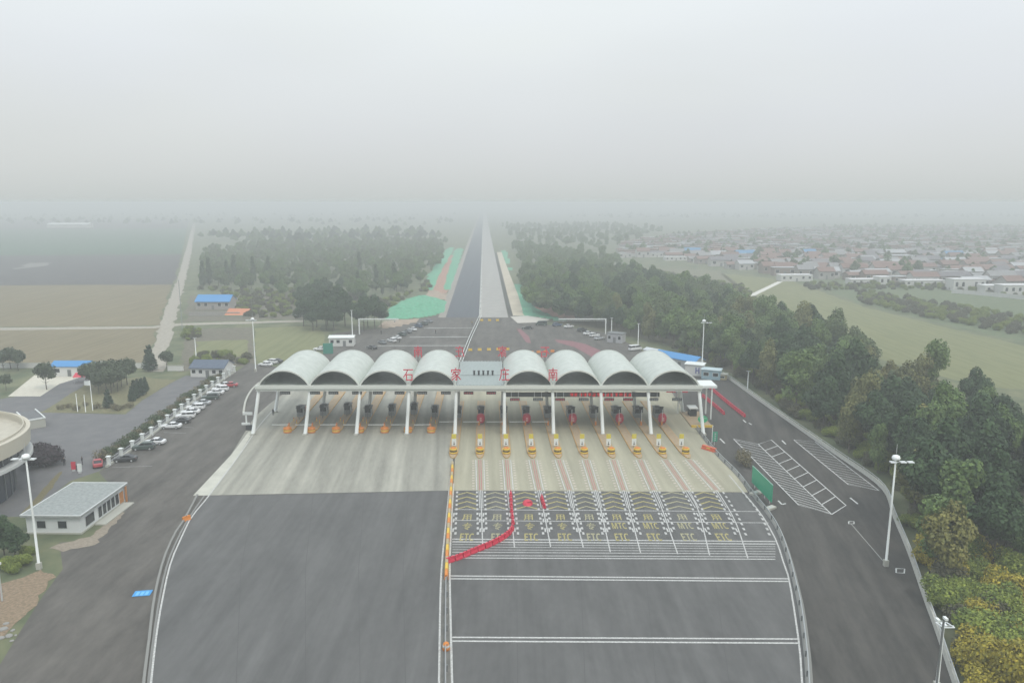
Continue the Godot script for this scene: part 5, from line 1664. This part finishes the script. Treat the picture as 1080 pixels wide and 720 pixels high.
func vehicles() -> void:
	var row := "cars parked along the pillared fence"
	var spots := [
		[132, 486.5, "sedan", "black", "black sedan parked nearest the guard house along the fence"],
		[151.5, 474, "suv", "green", "dark green car parked beside a white hatch along the fence"],
		[163, 468.5, "sedan", "white", "white sedan parked beside the dark green car along the fence"],
		[180.5, 451.5, "sedan", "white", "white sedan at the near end of the long parked row"],
		[190.5, 446, "sedan", "black", "black sedan parked second in the long row beside the fence"],
		[195.5, 441, "suv", "white", "white car parked in a run of white cars along the fence"],
		[200.5, 436.5, "sedan", "white", "white car parked in a run of white cars along the fence"],
		[206, 432, "suv", "white", "white car parked in a run of white cars along the fence"],
		[212.5, 427, "sedan", "silver", "silver grey sedan parked between white and green cars along the fence"],
		[222, 421, "suv", "green", "dark green SUV parked in the long row along the fence"],
		[227, 416, "sedan", "white", "white sedan parked between a green SUV and a white SUV"],
		[232, 412.5, "suv", "white", "white SUV parked before the red car along the fence"],
		[236, 408, "sedan", "white", "white sedan parked beside the red car along the fence"],
		[242, 408, "sedan", "red", "red sedan at the far end of the parked row"],
	]
	for s in spots:
		car(s[2], s[3], at(s[0], s[1]), PI / 2 + rng.randf_range(-0.08, 0.08) + 0.12, s[4], row)
	var back := [
		[280, 386, "sedan", "white", 1.3, "white sedan parked behind the first roof vault beside the meadow"],
		[285, 383.5, "suv", "white", 1.3, "white SUV parked behind a white sedan beside the meadow"],
		[291, 382.5, "sedan", "black", 1.3, "black sedan parked beside two white cars behind the first vault"],
		[337, 369.5, "sedan", "white", 1.5, "white car parked alone between the first two roof vaults"],
		[392, 368, "sedan", "black", 0.9, "dark sedan standing nearest the roof on the exit side of the rear plaza"],
		[403, 362.5, "sedan", "grey", 0.6, "grey sedan in the line of cars on the rear plaza"],
		[413, 360.5, "suv", "white", 0.7, "white SUV in the line of cars on the rear plaza"],
		[418.5, 357.5, "sedan", "white", 0.7, "white sedan behind the white SUV on the rear plaza"],
		[424, 354, "suv", "green", 0.7, "dark green car in the line of cars on the rear plaza"],
		[430, 351, "sedan", "grey", 0.7, "dull grey car far up the line of cars on the rear plaza"],
		[435, 348.5, "sedan", "white", 0.7, "white car far up the line of cars on the rear plaza"],
		[441, 345, "suv", "blue", 0.7, "dark blue car far up the line of cars on the rear plaza"],
		[447, 342.5, "suv", "green", 0.7, "green car near the end of the line on the rear plaza"],
		[452, 340, "sedan", "grey", 0.7, "grey car at the end of the line on the rear plaza"],
		[556, 347, "sedan", "black", 1.4, "black sedan standing beside the ramp slab on the rear plaza"],
		[600, 345.5, "sedan", "white", -0.9, "white sedan in the far line on the entry side of the rear plaza"],
		[614, 349.5, "suv", "black", -0.9, "black SUV in the line under the entry side gantry"],
		[621, 353, "sedan", "white", -1.1, "white sedan in the line under the entry side gantry"],
		[627, 355, "suv", "white", -0.9, "white SUV in the line under the entry side gantry"],
		[632, 358, "sedan", "silver", -0.9, "silver sedan in the line under the entry side gantry"],
		[670, 369.5, "van", "white", -1.1, "white minibus parked before the blue shed"],
		[588, 344, "suv", "blue", -1.0, "dark blue car beside the soil on the entry side of the plaza"],
		[314, 334, "sedan", "white", 1.5, "white car on the field path beside the brown scrub"],
	]
	for s in back:
		car(s[2], s[3], at(s[0], s[1]), s[4], s[5], "vehicles on the rear plaza" if s[0] > 300 else "cars behind the first vault")
	car("van", "green", at(571, 343.2), 1.5, "long dark green van parked at the foot of the ramp slab", "vehicles on the rear plaza")
	car("sedan", "red", at(103, 491), 0.5, "small red car between the fence pillars and the guard house", "")

# ---- people ----------------------------------------------------------------
func person(where: Vector3, turn: float, shirt: Color, legs: Color, label: String) -> void:
	# one continuous body: a smooth union of tapered capsules, meshed as surface nets
	var bones := [
		[Vector3(0, 1.62, 0.02), Vector3(0, 1.66, 0.02), 0.105, 0.11], [Vector3(0, 1.45, 0), Vector3(0, 1.56, 0.01), 0.06, 0.055],
		[Vector3(0, 1.0, 0), Vector3(0, 1.38, 0), 0.15, 0.165], [Vector3(-0.14, 1.4, 0), Vector3(0.14, 1.4, 0), 0.08, 0.08],
		[Vector3(-0.19, 1.38, 0), Vector3(-0.26, 1.1, 0.02), 0.062, 0.05], [Vector3(-0.26, 1.1, 0.02), Vector3(-0.25, 0.84, 0.1), 0.05, 0.038],
		[Vector3(0.19, 1.38, 0), Vector3(0.26, 1.1, 0.0), 0.062, 0.05], [Vector3(0.26, 1.1, 0.0), Vector3(0.25, 0.84, 0.08), 0.05, 0.038],
		[Vector3(-0.09, 0.95, 0), Vector3(-0.1, 0.5, 0.05), 0.1, 0.072], [Vector3(-0.1, 0.5, 0.05), Vector3(-0.1, 0.08, -0.02), 0.07, 0.048],
		[Vector3(0.09, 0.95, 0), Vector3(0.1, 0.5, 0.0), 0.1, 0.072], [Vector3(0.1, 0.5, 0.0), Vector3(0.11, 0.08, -0.06), 0.07, 0.048],
		[Vector3(-0.1, 0.05, 0.0), Vector3(-0.11, 0.04, 0.15), 0.05, 0.04], [Vector3(0.11, 0.05, -0.05), Vector3(0.12, 0.04, 0.1), 0.05, 0.04],
	]
	var cell := 0.035
	var lo := Vector3(-0.4, -0.05, -0.3)
	var n := Vector3i(23, 53, 17)
	var f := PackedFloat32Array()
	f.resize(n.x * n.y * n.z)
	for i in n.x:
		for j in n.y:
			for k in n.z:
				var p := lo + Vector3(i, j, k) * cell
				var d := 9.0
				for b in bones:
					var q := Geometry3D.get_closest_point_to_segment(p, b[0], b[1])
					var s: float = (q - b[0]).length() / maxf(0.001, (b[1] - b[0]).length())
					var e: float = p.distance_to(q) - lerpf(b[2], b[3], s)
					var h := clampf(0.5 + 0.5 * (d - e) / 0.03, 0, 1)
					d = lerpf(d, e, h) - 0.03 * h * (1 - h)
				f[(i * n.y + j) * n.z + k] = d
	var cellv := {}
	for i in n.x - 1:
		for j in n.y - 1:
			for k in n.z - 1:
				var sum := Vector3.ZERO
				var cnt := 0
				for e in [[0, 0, 0, 1, 0, 0], [0, 0, 0, 0, 1, 0], [0, 0, 0, 0, 0, 1], [1, 0, 0, 1, 1, 0], [1, 0, 0, 1, 0, 1], [0, 1, 0, 1, 1, 0], [0, 1, 0, 0, 1, 1], [0, 0, 1, 1, 0, 1], [0, 0, 1, 0, 1, 1], [1, 1, 0, 1, 1, 1], [1, 0, 1, 1, 1, 1], [0, 1, 1, 1, 1, 1]]:
					var a := f[((i + e[0]) * n.y + j + e[1]) * n.z + k + e[2]]
					var b := f[((i + e[3]) * n.y + j + e[4]) * n.z + k + e[5]]
					if (a < 0) != (b < 0):
						sum += Vector3(i + e[0], j + e[1], k + e[2]).lerp(Vector3(i + e[3], j + e[4], k + e[5]), a / (a - b))
						cnt += 1
				if cnt: cellv[Vector3i(i, j, k)] = lo + sum / cnt * cell
	var st := st_new(true)
	var skin := Color(0.36, 0.22, 0.16)
	var hair := Color(0.012, 0.011, 0.01)
	for c in cellv:
		for ax in 3:
			var u := Vector3i(0, 1, 0) if ax == 0 else (Vector3i(0, 0, 1) if ax == 1 else Vector3i(1, 0, 0))
			var v := Vector3i(0, 0, 1) if ax == 0 else (Vector3i(1, 0, 0) if ax == 1 else Vector3i(0, 1, 0))
			var d := Vector3i(1, 0, 0) if ax == 0 else (Vector3i(0, 1, 0) if ax == 1 else Vector3i(0, 0, 1))
			var a := f[(c.x * n.y + c.y) * n.z + c.z]
			var e: Vector3i = c + d
			if e.x >= n.x or e.y >= n.y or e.z >= n.z: continue
			var b := f[(e.x * n.y + e.y) * n.z + e.z]
			if (a < 0) == (b < 0): continue
			var q := [c, c - u, c - u - v, c - v]
			if not (cellv.has(q[1]) and cellv.has(q[2]) and cellv.has(q[3])): continue
			var order := [0, 1, 2, 0, 2, 3] if a >= 0 else [0, 2, 1, 0, 3, 2]
			for w in order:
				var p: Vector3 = cellv[q[w]]
				var col := legs
				if p.y > 0.93: col = shirt
				if p.y > 1.5: col = skin
				if p.y > 1.68 or (p.y > 1.56 and p.z < 0.0): col = hair
				if p.y < 0.9 and absf(p.x) > 0.2: col = skin
				if p.y < 0.09: col = hair
				st.set_color(col)
				st.add_vertex(p)
	st.index()
	st.generate_normals()
	var m := StandardMaterial3D.new()
	m.vertex_color_use_as_albedo = true
	m.roughness = 0.8
	var o := MeshInstance3D.new()
	o.mesh = st.commit()
	o.mesh.surface_set_material(0, m)
	o.name = numbered("person")
	add_child(o, true)
	o.position = where + Vector3(0, 0.04, 0)
	o.rotation.y = turn
	tag(o, label, "person")

func people() -> void:
	var k := Color(0.015, 0.015, 0.018)
	person(at(67.5, 491), 0.4, k, k, "person in black clothes walking beside the purple shrubs")
	person(at(86.5, 490), 2.0, Color(0.03, 0.03, 0.04), k, "person in dark clothes standing near the fence end")
	person(at(80, 496), 1.2, Color(0.2, 0.2, 0.22), k, "person in a grey top standing beside the guard house")
	person(at(288, 438), 0.3, k, k, "person in black standing on the kerb at the canopy end")
	person(at(402, 352.5), 0.3, Color(0.05, 0.05, 0.06), k, "person in dark clothes crossing the exit side of the rear plaza")
	person(at(459.5, 352), 1.0, k, Color(0.03, 0.04, 0.07), "person in dark clothes standing between the white plaza lines")
	person(at(497.8, 342.5), 1.0, Color(0.3, 0.2, 0.04), k, "person in an orange-brown vest beside the plaza guard rail")
	person(at(421, 361), 1.0, k, k, "person in black beside the white SUV on the rear plaza")

# ---- buildings -------------------------------------------------------------
func guard_house() -> void:
	var a := at(31, 561)
	var b := at(85.4, 563)
	var c := at(131, 529)
	var front := (b - a)
	var w := front.length()
	var l := (c - b).length()
	var turn := atan2(-(c - b).x, -(c - b).z)
	var t := thing("guard_house", "white single-storey guard house with flat grey roof beside the service road", "building", b, turn)
	# local axes: -z runs along the side wall, -x along the front
	var wall := mat(Color(0.62, 0.64, 0.64), 0.8)
	var h := 2.95
	box_part("wall", Vector3(-w / 2, h / 2, -l / 2), Vector3(w, h, l), wall, t)
	box_part("plinth", Vector3(-w / 2, 0.12, -l / 2), Vector3(w + 0.3, 0.24, l + 0.3), M.concrete, t)
	var slab := st_new()
	bx(slab, Vector3(-w / 2, h + 0.18, -l / 2), Vector3(w + 1.0, 0.3, l + 1.2))
	var r := obj("roof", slab, worn(Color(0.20, 0.22, 0.215), Color(0.36, 0.38, 0.37), 9, 0.9, 0.02, 71), t)
	for e in [[Vector3(0.46, h + 0.4, -l / 2), Vector3(0.14, 0.16, l + 1.2)], [Vector3(-w - 0.46, h + 0.4, -l / 2), Vector3(0.14, 0.16, l + 1.2)], [Vector3(-w / 2, h + 0.4, 0.55), Vector3(w + 0.78, 0.16, 0.14)], [Vector3(-w / 2, h + 0.4, -l - 0.55), Vector3(w + 0.78, 0.16, 0.14)]]:
		box_part("parapet", e[0], e[1], wall, r)
	for x in [-w * 0.72, -w * 0.33]:
		var f := box_part("window", Vector3(x, 1.6, 0.03), Vector3(1.5, 1.3, 0.1), M.steel, t)
		box_part("pane", Vector3(x, 1.6, 0.07), Vector3(1.36, 1.16, 0.06), M.glass, f)
	var f2 := box_part("window", Vector3(0.03, 1.5, -2.6), Vector3(0.1, 1.7, 2.6), M.steel, t)
	box_part("pane", Vector3(0.07, 1.5, -2.6), Vector3(0.06, 1.55, 2.45), M.glass, f2)
	for k in 5:
		var z := -l * 0.42 - k * l * 0.1
		var f := box_part("window", Vector3(0.03, 1.45, z), Vector3(0.1, 1.9, 1.1), M.steel, t)
		box_part("pane", Vector3(0.07, 1.45, z), Vector3(0.06, 1.75, 0.95), M.glass, f)
	var d := box_part("door", Vector3(0.05, 1.1, -l * 0.93), Vector3(0.1, 2.2, 1.2), mat(Color(0.45, 0.2, 0.07), 0.6), t)
	box_part("handle", Vector3(0.12, 1.05, -l * 0.93 + 0.4), Vector3(0.05, 0.2, 0.05), M.steel, d)
	box_part("porch_post", Vector3(0.4, 1.5, -l), Vector3(0.25, 3.0, 0.25), mat(Color(0.45, 0.2, 0.07), 0.6), t)
	box_part("step", Vector3(1.2, 0.1, -l * 0.6), Vector3(1.8, 0.2, l * 0.7), M.concrete, t)

func round_building() -> void:
	var t := thing("round_building", "round cream office building with dark glass bands and a cream parapet", "building", Vector3(-107.5, 0, -126))
	var cream := mat(Color(0.52, 0.485, 0.40), 0.8)
	var parts := [
		["lower_wall", [[17.0, 0.0], [17.0, 6.6], [0.1, 6.6], [0.1, 0.0]], mat(Color(0.035, 0.045, 0.065), 0.15)],
		["upper_wall", [[18.7, 7.2], [18.7, 9.0], [0.1, 9.0], [0.1, 7.2]], mat(Color(0.03, 0.035, 0.045), 0.15)],
		["ledge", [[0.1, 6.6], [20.4, 6.6], [20.4, 7.15], [0.1, 7.15]], mat(Color(0.52, 0.53, 0.52), 0.7)],
		["fascia", [[18.0, 9.0], [20.2, 9.0], [20.4, 11.7], [19.7, 11.7], [19.6, 10.5], [18.0, 10.5]], cream],
		["roof", [[0.1, 10.2], [19.75, 10.2], [19.75, 10.52], [0.1, 10.52]], worn(Color(0.42, 0.39, 0.32), Color(0.52, 0.49, 0.41), 12)],
	]
	for p in parts:
		var st := st_new()
		var prof: Array = p[1].duplicate()
		prof.append(prof[0])
		lathe(st, prof, 72)
		var o := obj(p[0], st, p[2], t)
		if p[0] in ["lower_wall", "upper_wall"]:
			var r: float = p[1][0][0] + 0.08
			for k in 40:
				var a := TAU * k / 40
				if cos(a) < -0.2: continue
				box_part("mullion", Vector3(cos(a) * r, (p[1][0][1] + p[1][1][1]) / 2, sin(a) * r), Vector3(0.16, p[1][1][1] - p[1][0][1], 0.16), M.grey, o, Basis(Vector3.UP, -a))
	var inner := st_new()
	lathe(inner, [[19.4, 11.7], [19.4, 12.15], [19.25, 12.15], [19.25, 11.7], [19.4, 11.7]], 60)
	obj("roof_rail", inner, cream, t)
	# annex roof of glass beside it
	var an := thing("glass_annex", "low dark glazed annex with pale frame behind the round building", "building", at(33, 447), 0.75)
	box_part("body", Vector3(0, 1.0, 0), Vector3(4.0, 2.0, 10.0), M.concrete, an)
	box_part("glass_roof", Vector3(0, 2.1, 0), Vector3(3.6, 0.2, 9.4), M.glass, an)
	var fr := st_new()
	for s in [-1, 1]:
		box_part("frame", Vector3(s * 1.95, 2.25, 0), Vector3(0.25, 0.3, 10.2), M.white_paint, an)
	box_part("frame", Vector3(0, 2.25, 5.0), Vector3(3.6, 0.3, 0.25), M.white_paint, an)

func gabled(called: String, label: String, category: String, where: Vector3, turn: float, size: Vector3, pitch: float, wall: Material, roof: Material, group := "", windows := 0, flat := false) -> Node3D:
	# a simple house: walls, roof, windows and door on the long side towards +z
	var t := thing(called, label, category, where, turn, group)
	var h := size / 2
	var st := st_new()
	bx(st, Vector3(0, h.y, 0), size)
	if not flat:
		for s in [-1, 1]:
			tri(st, Vector3(s * h.x, size.y, -h.z), Vector3(s * h.x, size.y, h.z), Vector3(s * h.x, size.y + pitch, 0))
	obj("wall", st, wall, t)
	var r := st_new()
	if flat:
		bx(r, Vector3(0, size.y + 0.12, 0), Vector3(size.x + 0.5, 0.22, size.z + 0.5))
	else:
		for s in [-1, 1]:
			var e := Vector3(0, -pitch * 0.15, s * h.z * 0.15)
			hexa(r, [Vector3(-h.x - 0.3, size.y + pitch, 0), Vector3(h.x + 0.3, size.y + pitch, 0), Vector3(h.x + 0.3, size.y, s * h.z) + e, Vector3(-h.x - 0.3, size.y, s * h.z) + e, Vector3(-h.x - 0.3, size.y + pitch + 0.18, 0), Vector3(h.x + 0.3, size.y + pitch + 0.18, 0), Vector3(h.x + 0.3, size.y + 0.18, s * h.z) + e, Vector3(-h.x - 0.3, size.y + 0.18, s * h.z) + e])
	obj("roof", r, roof, t)
	for k in windows:
		var x := lerpf(-h.x, h.x, (k + 0.5) / windows)
		if k == windows / 2 and windows > 2:
			box_part("door", Vector3(x, 1.05, h.z + 0.02), Vector3(1.1, 2.1, 0.08), M.grey, t)
		else:
			var f := box_part("window", Vector3(x, size.y * 0.58, h.z + 0.02), Vector3(minf(1.8, size.x / windows * 0.62), size.y * 0.42, 0.08), M.white_paint, t)
			box_part("pane", Vector3(x, size.y * 0.58, h.z + 0.05), Vector3(minf(1.8, size.x / windows * 0.62) - 0.2, size.y * 0.42 - 0.2, 0.06), M.glass, f)
	return t

func small_buildings() -> void:
	var white := mat(Color(0.62, 0.62, 0.60), 0.85)
	var slate := worn(Color(0.07, 0.095, 0.14), Color(0.12, 0.15, 0.2), 6)
	gabled("porter_lodge", "white lodge with blue grey roof at the end of the parked row", "house", at(224, 395), -0.05, Vector3(10.5, 3.0, 7), 1.6, white, slate, "", 5)
	gabled("blue_farmhouse", "farmhouse with bright blue sheet roof beside the dirt road", "house", at(228, 325), 0.0, Vector3(17, 4.2, 9), 2.6, mat(Color(0.34, 0.32, 0.30), 0.9), M.blue_roof, "", 5)
	var yard := thing("courtyard_wall", "grey courtyard wall before the blue roofed farmhouse", "wall", at(226, 333))
	for k in 8:
		box_part("panel", Vector3(-10.5 + k * 3, 0.9, 0), Vector3(2.85, 1.8, 0.25), mat(Color(0.32, 0.31, 0.29), 0.9), yard)
	var tent := thing("orange_tarpaulin", "orange tarpaulin heap beside the blue roofed farmhouse", "tarpaulin", at(253, 332))
	var st := st_new()
	for s in [-1, 1]:
		quad(st, Vector3(-5, 3.2, 0), Vector3(5, 3.0, 0), Vector3(6, 0.1, s * 5), Vector3(-6, 0.1, s * 5))
	obj("cover", st, mat(Color(0.55, 0.22, 0.12), 0.8), tent)
	box_part("edge_beam", Vector3(0, 0.3, 5.1), Vector3(12, 0.5, 0.3), mat(Color(0.25, 0.3, 0.22), 0.9), tent)
	gabled("blue_shed", "long white shed with a blue band roof beyond the pale yard", "shed", at(78, 395), 0.0, Vector3(11, 3.2, 5), 1.1, white, M.blue_roof, "", 3)
	var red := thing("red_canopy", "red peaked canopy before the blue roofed shed", "canopy", at(88, 403), 0.3)
	var rc := st_new()
	for s in [-1, 1]:
		quad(rc, Vector3(-2, 3.0, 0), Vector3(2, 3.0, 0), Vector3(2.4, 2.0, s * 2.0), Vector3(-2.4, 2.0, s * 2.0))
	obj("cover", rc, M.red, red)
	for q in [[-2.1, -1.7], [2.1, -1.7], [-2.1, 1.7], [2.1, 1.7]]:
		box_part("post", Vector3(q[0], 1.05, q[1]), Vector3(0.1, 2.1, 0.1), M.steel, red)
	# low pale walls and plots beyond the courtyard
	for q in [[20, 388, 14, "long low white wall beside the round trees"], [55, 388.5, 8, "short low white wall beside the blue roofed shed"], [120, 386, 9, "low white outbuilding wall behind the flag garden"], [148, 388, 7, "low white wall before the dirt road"], [185, 391, 5, "short white wall beside the lodge"]]:
		var w := thing("low_wall", q[3], "wall", at(q[0], q[1]))
		box_part("panel", Vector3(0, 0.8, 0), Vector3(q[2], 1.6, 0.3), white, w)
		box_part("coping", Vector3(0, 1.66, 0), Vector3(q[2] + 0.2, 0.12, 0.45), M.concrete, w)
	gabled("field_barn", "long low white barn far out in the hazy fields", "barn", at(74, 240), 0.02, Vector3(86, 7, 18), 3, white, mat(Color(0.7, 0.72, 0.72), 0.6), "", 0)
	# beside the right end of the canopy
	gabled("blue_roof_shed", "site shed with a long bright blue roof behind the canopy end", "shed", at(716, 386), -0.85, Vector3(16, 3.0, 5), 1.2, mat(Color(0.4, 0.42, 0.43), 0.8), M.blue_roof, "", 4)
	gabled("grey_site_office", "grey cabin with pale roof between the minibus and the blue shed", "cabin", at(690, 377), -0.85, Vector3(6, 2.6, 4), 0.5, white, mat(Color(0.5, 0.53, 0.55), 0.6), "", 2)
	var k1 := gabled("white_kiosk", "white kiosk with a blue emblem beside the tall lamp post", "kiosk", at(733, 395), -0.4, Vector3(5.5, 3.4, 4), 0.3, white, M.white_paint, "", 0, true)
	var bm := mat(Color(0.05, 0.06, 0.3), 0.5)
	box_part("emblem", Vector3(0.6, 1.8, 2.03), Vector3(0.3, 1.9, 0.05), bm, k1)
	box_part("emblem", Vector3(1.5, 1.8, 2.03), Vector3(0.3, 1.9, 0.05), bm, k1)
	box_part("emblem", Vector3(1.05, 1.8, 2.045), Vector3(0.7, 0.3, 0.05), bm, k1)
	gabled("pale_blue_cabin", "pale blue site cabin beside the white kiosk", "cabin", at(750.5, 399), -0.4, Vector3(5.5, 2.8, 3.5), 0.3, mat(Color(0.30, 0.45, 0.52), 0.7), mat(Color(0.45, 0.55, 0.58), 0.6), "", 2, true)
	gabled("yellow_cabin", "small yellow cabin at the start of the boundary wall", "cabin", at(762, 400), -0.4, Vector3(2.6, 1.6, 2), 0.2, mat(Color(0.45, 0.38, 0.2), 0.7), M.concrete, "", 1, true)
	gabled("gate_office", "small grey office cabin under the entry side gantry", "cabin", at(650, 360.5), -0.5, Vector3(6, 3.4, 4), 0.3, mat(Color(0.42, 0.42, 0.44), 0.8), M.grey, "", 3, true)
	gabled("white_site_cabin", "long white site cabin behind the exit side vaults", "cabin", at(361, 364), 0.05, Vector3(9, 3.2, 4.5), 0.5, white, M.white_paint, "", 4)
	var gs := thing("green_hoarding", "dark green hoarding panel between the first two vaults", "hoarding", at(346, 373), 0.2)
	box_part("panel", Vector3(0, 1.9, 0), Vector3(3.4, 3.8, 0.2), mat(Color(0.02, 0.22, 0.16), 0.6), gs)
	box_part("brace", Vector3(0, 1.2, -0.7), Vector3(0.2, 2.4, 0.2), M.steel, gs)
	# pillared fence
	var line := smooth_line(pts([[112, 493], [145, 470.5], [180, 443.5], [215, 415.5], [248, 392]]), 1.0)
	var fence := thing("pillared_fence", "white pillared fence with low rails behind the parked cars", "fence")
	var kerb := st_new()
	sweep(kerb, line, [[-0.25, 0.0], [-0.25, 0.45], [0.25, 0.45], [0.25, 0.0]])
	obj("base_wall", kerb, M.concrete, fence)
	var dist := 0.0
	for k in range(1, line.size()):
		dist += line[k].distance_to(line[k - 1])
		if dist > 5.0 or k == 1:
			dist = 0.0
			var p := box_part("pillar", line[k] + Vector3(0, 0.95, 0), Vector3(0.55, 1.9, 0.55), M.white_paint, fence)
			box_part("cap", line[k] + Vector3(0, 1.98, 0), Vector3(0.85, 0.16, 0.85), M.white_paint, p)
	for y in [0.8, 1.4]:
		var r := st_new()
		sweep(r, line, [[-0.03, y], [-0.03, y + 0.08], [0.03, y + 0.08], [0.03, y]])
		obj("rail", r, M.steel, fence)
	for q in [[3, 664, 0.8], [9, 671, 0.7], [6, 658, 0.55], [13, 665, 0.45], [1, 673, 0.6], [12, 676, 0.4], [16, 670, 0.3]]:
		var rock := thing("rubble_rock", "pale grey lump of broken concrete on the bare soil", "rubble", at(q[0], q[1]), rng.randf() * 3, "broken concrete on the bare soil")
		var s2 := st_new()
		lathe(s2, [[0.6, -0.1], [1.0, 0.15], [0.85, 0.5], [0.4, 0.72], [0.05, 0.75]], 7)
		obj("lump", s2, mat(Color(0.27, 0.265, 0.25), 0.95), rock).scale = Vector3(q[2], q[2] * 0.7, q[2] * 0.8) * 0.75
	# banners near the guard house
	for q in [[77.5, 497], [84, 499]]:
		var b := thing("banner_stand", "red and white banner stand between the guard house and the fence", "banner", at(q[0], q[1]), 0.3, "banner stands by the guard house")
		box_part("panel", Vector3(0, 1.2, 0), Vector3(0.8, 1.6, 0.06), M.red if q[0] < 80 else M.white_paint, b)
		box_part("foot", Vector3(0, 0.2, 0), Vector3(0.5, 0.4, 0.4), M.steel, b)
	var bc := thing("red_hanging_banner", "red banner hung low across the wide end lane", "banner", at(712, 430))
	for k in 2:
		box_part("panel", Vector3(-1.2 + k * 3.2, 4.6, 0), Vector3(2.4, 1.0, 0.06), M.red, bc)
		box_part("cord", Vector3(-1.2 + k * 3.2, 7.6, 0), Vector3(0.05, 5.0, 0.05), M.grey, bc)

func village() -> void:
	rng.seed = 404
	var walls := [mat(Color(0.34, 0.33, 0.31), 0.9), mat(Color(0.24, 0.19, 0.165), 0.9), mat(Color(0.46, 0.45, 0.43), 0.9), mat(Color(0.28, 0.25, 0.225), 0.9)]
	var roofs := [worn(Color(0.16, 0.10, 0.085), Color(0.25, 0.16, 0.135), 12), worn(Color(0.20, 0.20, 0.20), Color(0.3, 0.3, 0.3), 12), mat(Color(0.38, 0.39, 0.40), 0.7), worn(Color(0.13, 0.13, 0.15), Color(0.22, 0.2, 0.2), 12), mat(Color(0.06, 0.22, 0.40), 0.6)]
	var kind := ["red brown tiled", "grey tiled", "pale sheet", "dark grey tiled", "blue sheet"]
	var spots := scatter(pts([[652, 272], [700, 273], [745, 279], [800, 287], [838, 293], [905, 297], [1000, 301], [1200, 318], [1250, 300], [1250, 243], [1000, 241], [820, 243], [720, 249], [660, 258]]), 17.5, 0.3)
	spots.sort_custom(func(a, b): return a.z > b.z)
	var protos := {}
	var rest := [st_new(), st_new(), st_new()]
	var rest_roof := [st_new(), st_new(), st_new(), st_new()]
	var n := 0
	for p in spots:
		if px_of(p).x > 1130: continue
		var size := Vector3(rng.randf_range(10, 18.5), rng.randf_range(3.2, 6.4), rng.randf_range(6.5, 9))
		var turn := rng.randf_range(-0.12, 0.12) + 0.08
		var r := rng.randi() % 100
		var ri := 0 if r < 42 else (1 if r < 56 else (2 if r < 80 else (3 if r < 97 else 4)))
		var wi := rng.randi() % 4
		if n < 290:
			var flat := ri == 2 and rng.randf() < 0.6
			var key := "%d %d %s" % [ri, wi, flat]
			var label := "%s village house with %s roof and %s walls" % ["flat-roofed" if flat else "gabled", kind[ri], ["pale grey", "brown brick", "white", "dull tan"][wi]]
			if not protos.has(key):
				var h := gabled("village_house", label, "house", p, turn, Vector3(10, 4, 7), 1.7, walls[wi], roofs[ri], "village houses", 3, flat)
				h.set_meta("base", "village_house")
				protos[key] = h
				h.scale = size / Vector3(10, 4, 7)
			else:
				copy(protos[key], p, turn, size / Vector3(10, 4, 7))
			n += 1
		else:
			bx(rest[wi % 3], p + Vector3(0, size.y / 2, 0), size)
			bx(rest_roof[ri % 4], p + Vector3(0, size.y + 0.4, 0), Vector3(size.x + 0.6, 0.8, size.z + 0.4))
	var far := thing("far_village", "mass of hazy village houses fading towards the horizon", "village")
	far.set_meta("kind", "stuff")
	for k in 3: obj("wall", rest[k], walls[k], far)
	for k in 4: obj("roof", rest_roof[k], roofs[k], far)
	# the row of white buildings on the edge of the fields
	var white := mat(Color(0.55, 0.55, 0.53), 0.85)
	var edge := [[1018, 306, 20, 7.0, "two-storey white block on the village edge above the bean field"], [1042, 308.5, 9, 4.5, "small white house between the white blocks on the village edge"], [1074, 310, 24, 5.5, "long white house at the end of the village edge"], [930, 300.5, 8, 5.5, "narrow white house on the village edge beside the long shed"], [972, 301, 26, 3.6, "long pale shed with dark openings on the village edge"], [838, 296, 22, 4.2, "pale flat-roofed house at the head of the village track"], [912, 299.5, 22, 3.4, "low white shed on the village edge"], [712, 274.5, 20, 3.4, "long white roofed shed beyond the wasteland"], [745, 276.5, 26, 3.4, "long white and red shed beyond the wasteland"], [775, 278, 20, 3.4, "white shed beside the long red and white one"], [690, 271, 16, 4.0, "white house at the start of the village beyond the wasteland"]]
	for q in edge:
		gabled("edge_house", q[4], "house", at(q[0], q[1]), 0.06, Vector3(q[2], q[3], 8), 1.0, white, mat(Color(0.62, 0.62, 0.62), 0.7), "", maxi(2, int(q[2] / 4.0)), true)
	var wall := thing("village_wall", "long white wall along the village edge above the bean field", "wall")
	var line := smooth_line(pts([[1004, 309], [1040, 312], [1080, 316], [1150, 323]]), 6)
	for k in line.size() - 1:
		var st := st_new()
		sweep(st, PackedVector3Array([line[k], line[k].lerp(line[k + 1], 0.97)]), [[-0.15, 0], [-0.15, 2.4], [0.15, 2.4], [0.15, 0]])
		obj("panel", st, white, wall)

func _ready() -> void:
	rng.seed = 7
	noise.seed = 5
	noise.frequency = 0.02
	make_light()
	make_materials()
	ground_and_fields()
	paving()
	canopy()
	lanes()
	lane_side()
	lane_props()
	vegetation()

func lane_props() -> void:
	rng.seed = 55
	rails()
	barriers()
	posts()
	vehicles()
	people()
	guard_house()
	round_building()
	small_buildings()
	village()
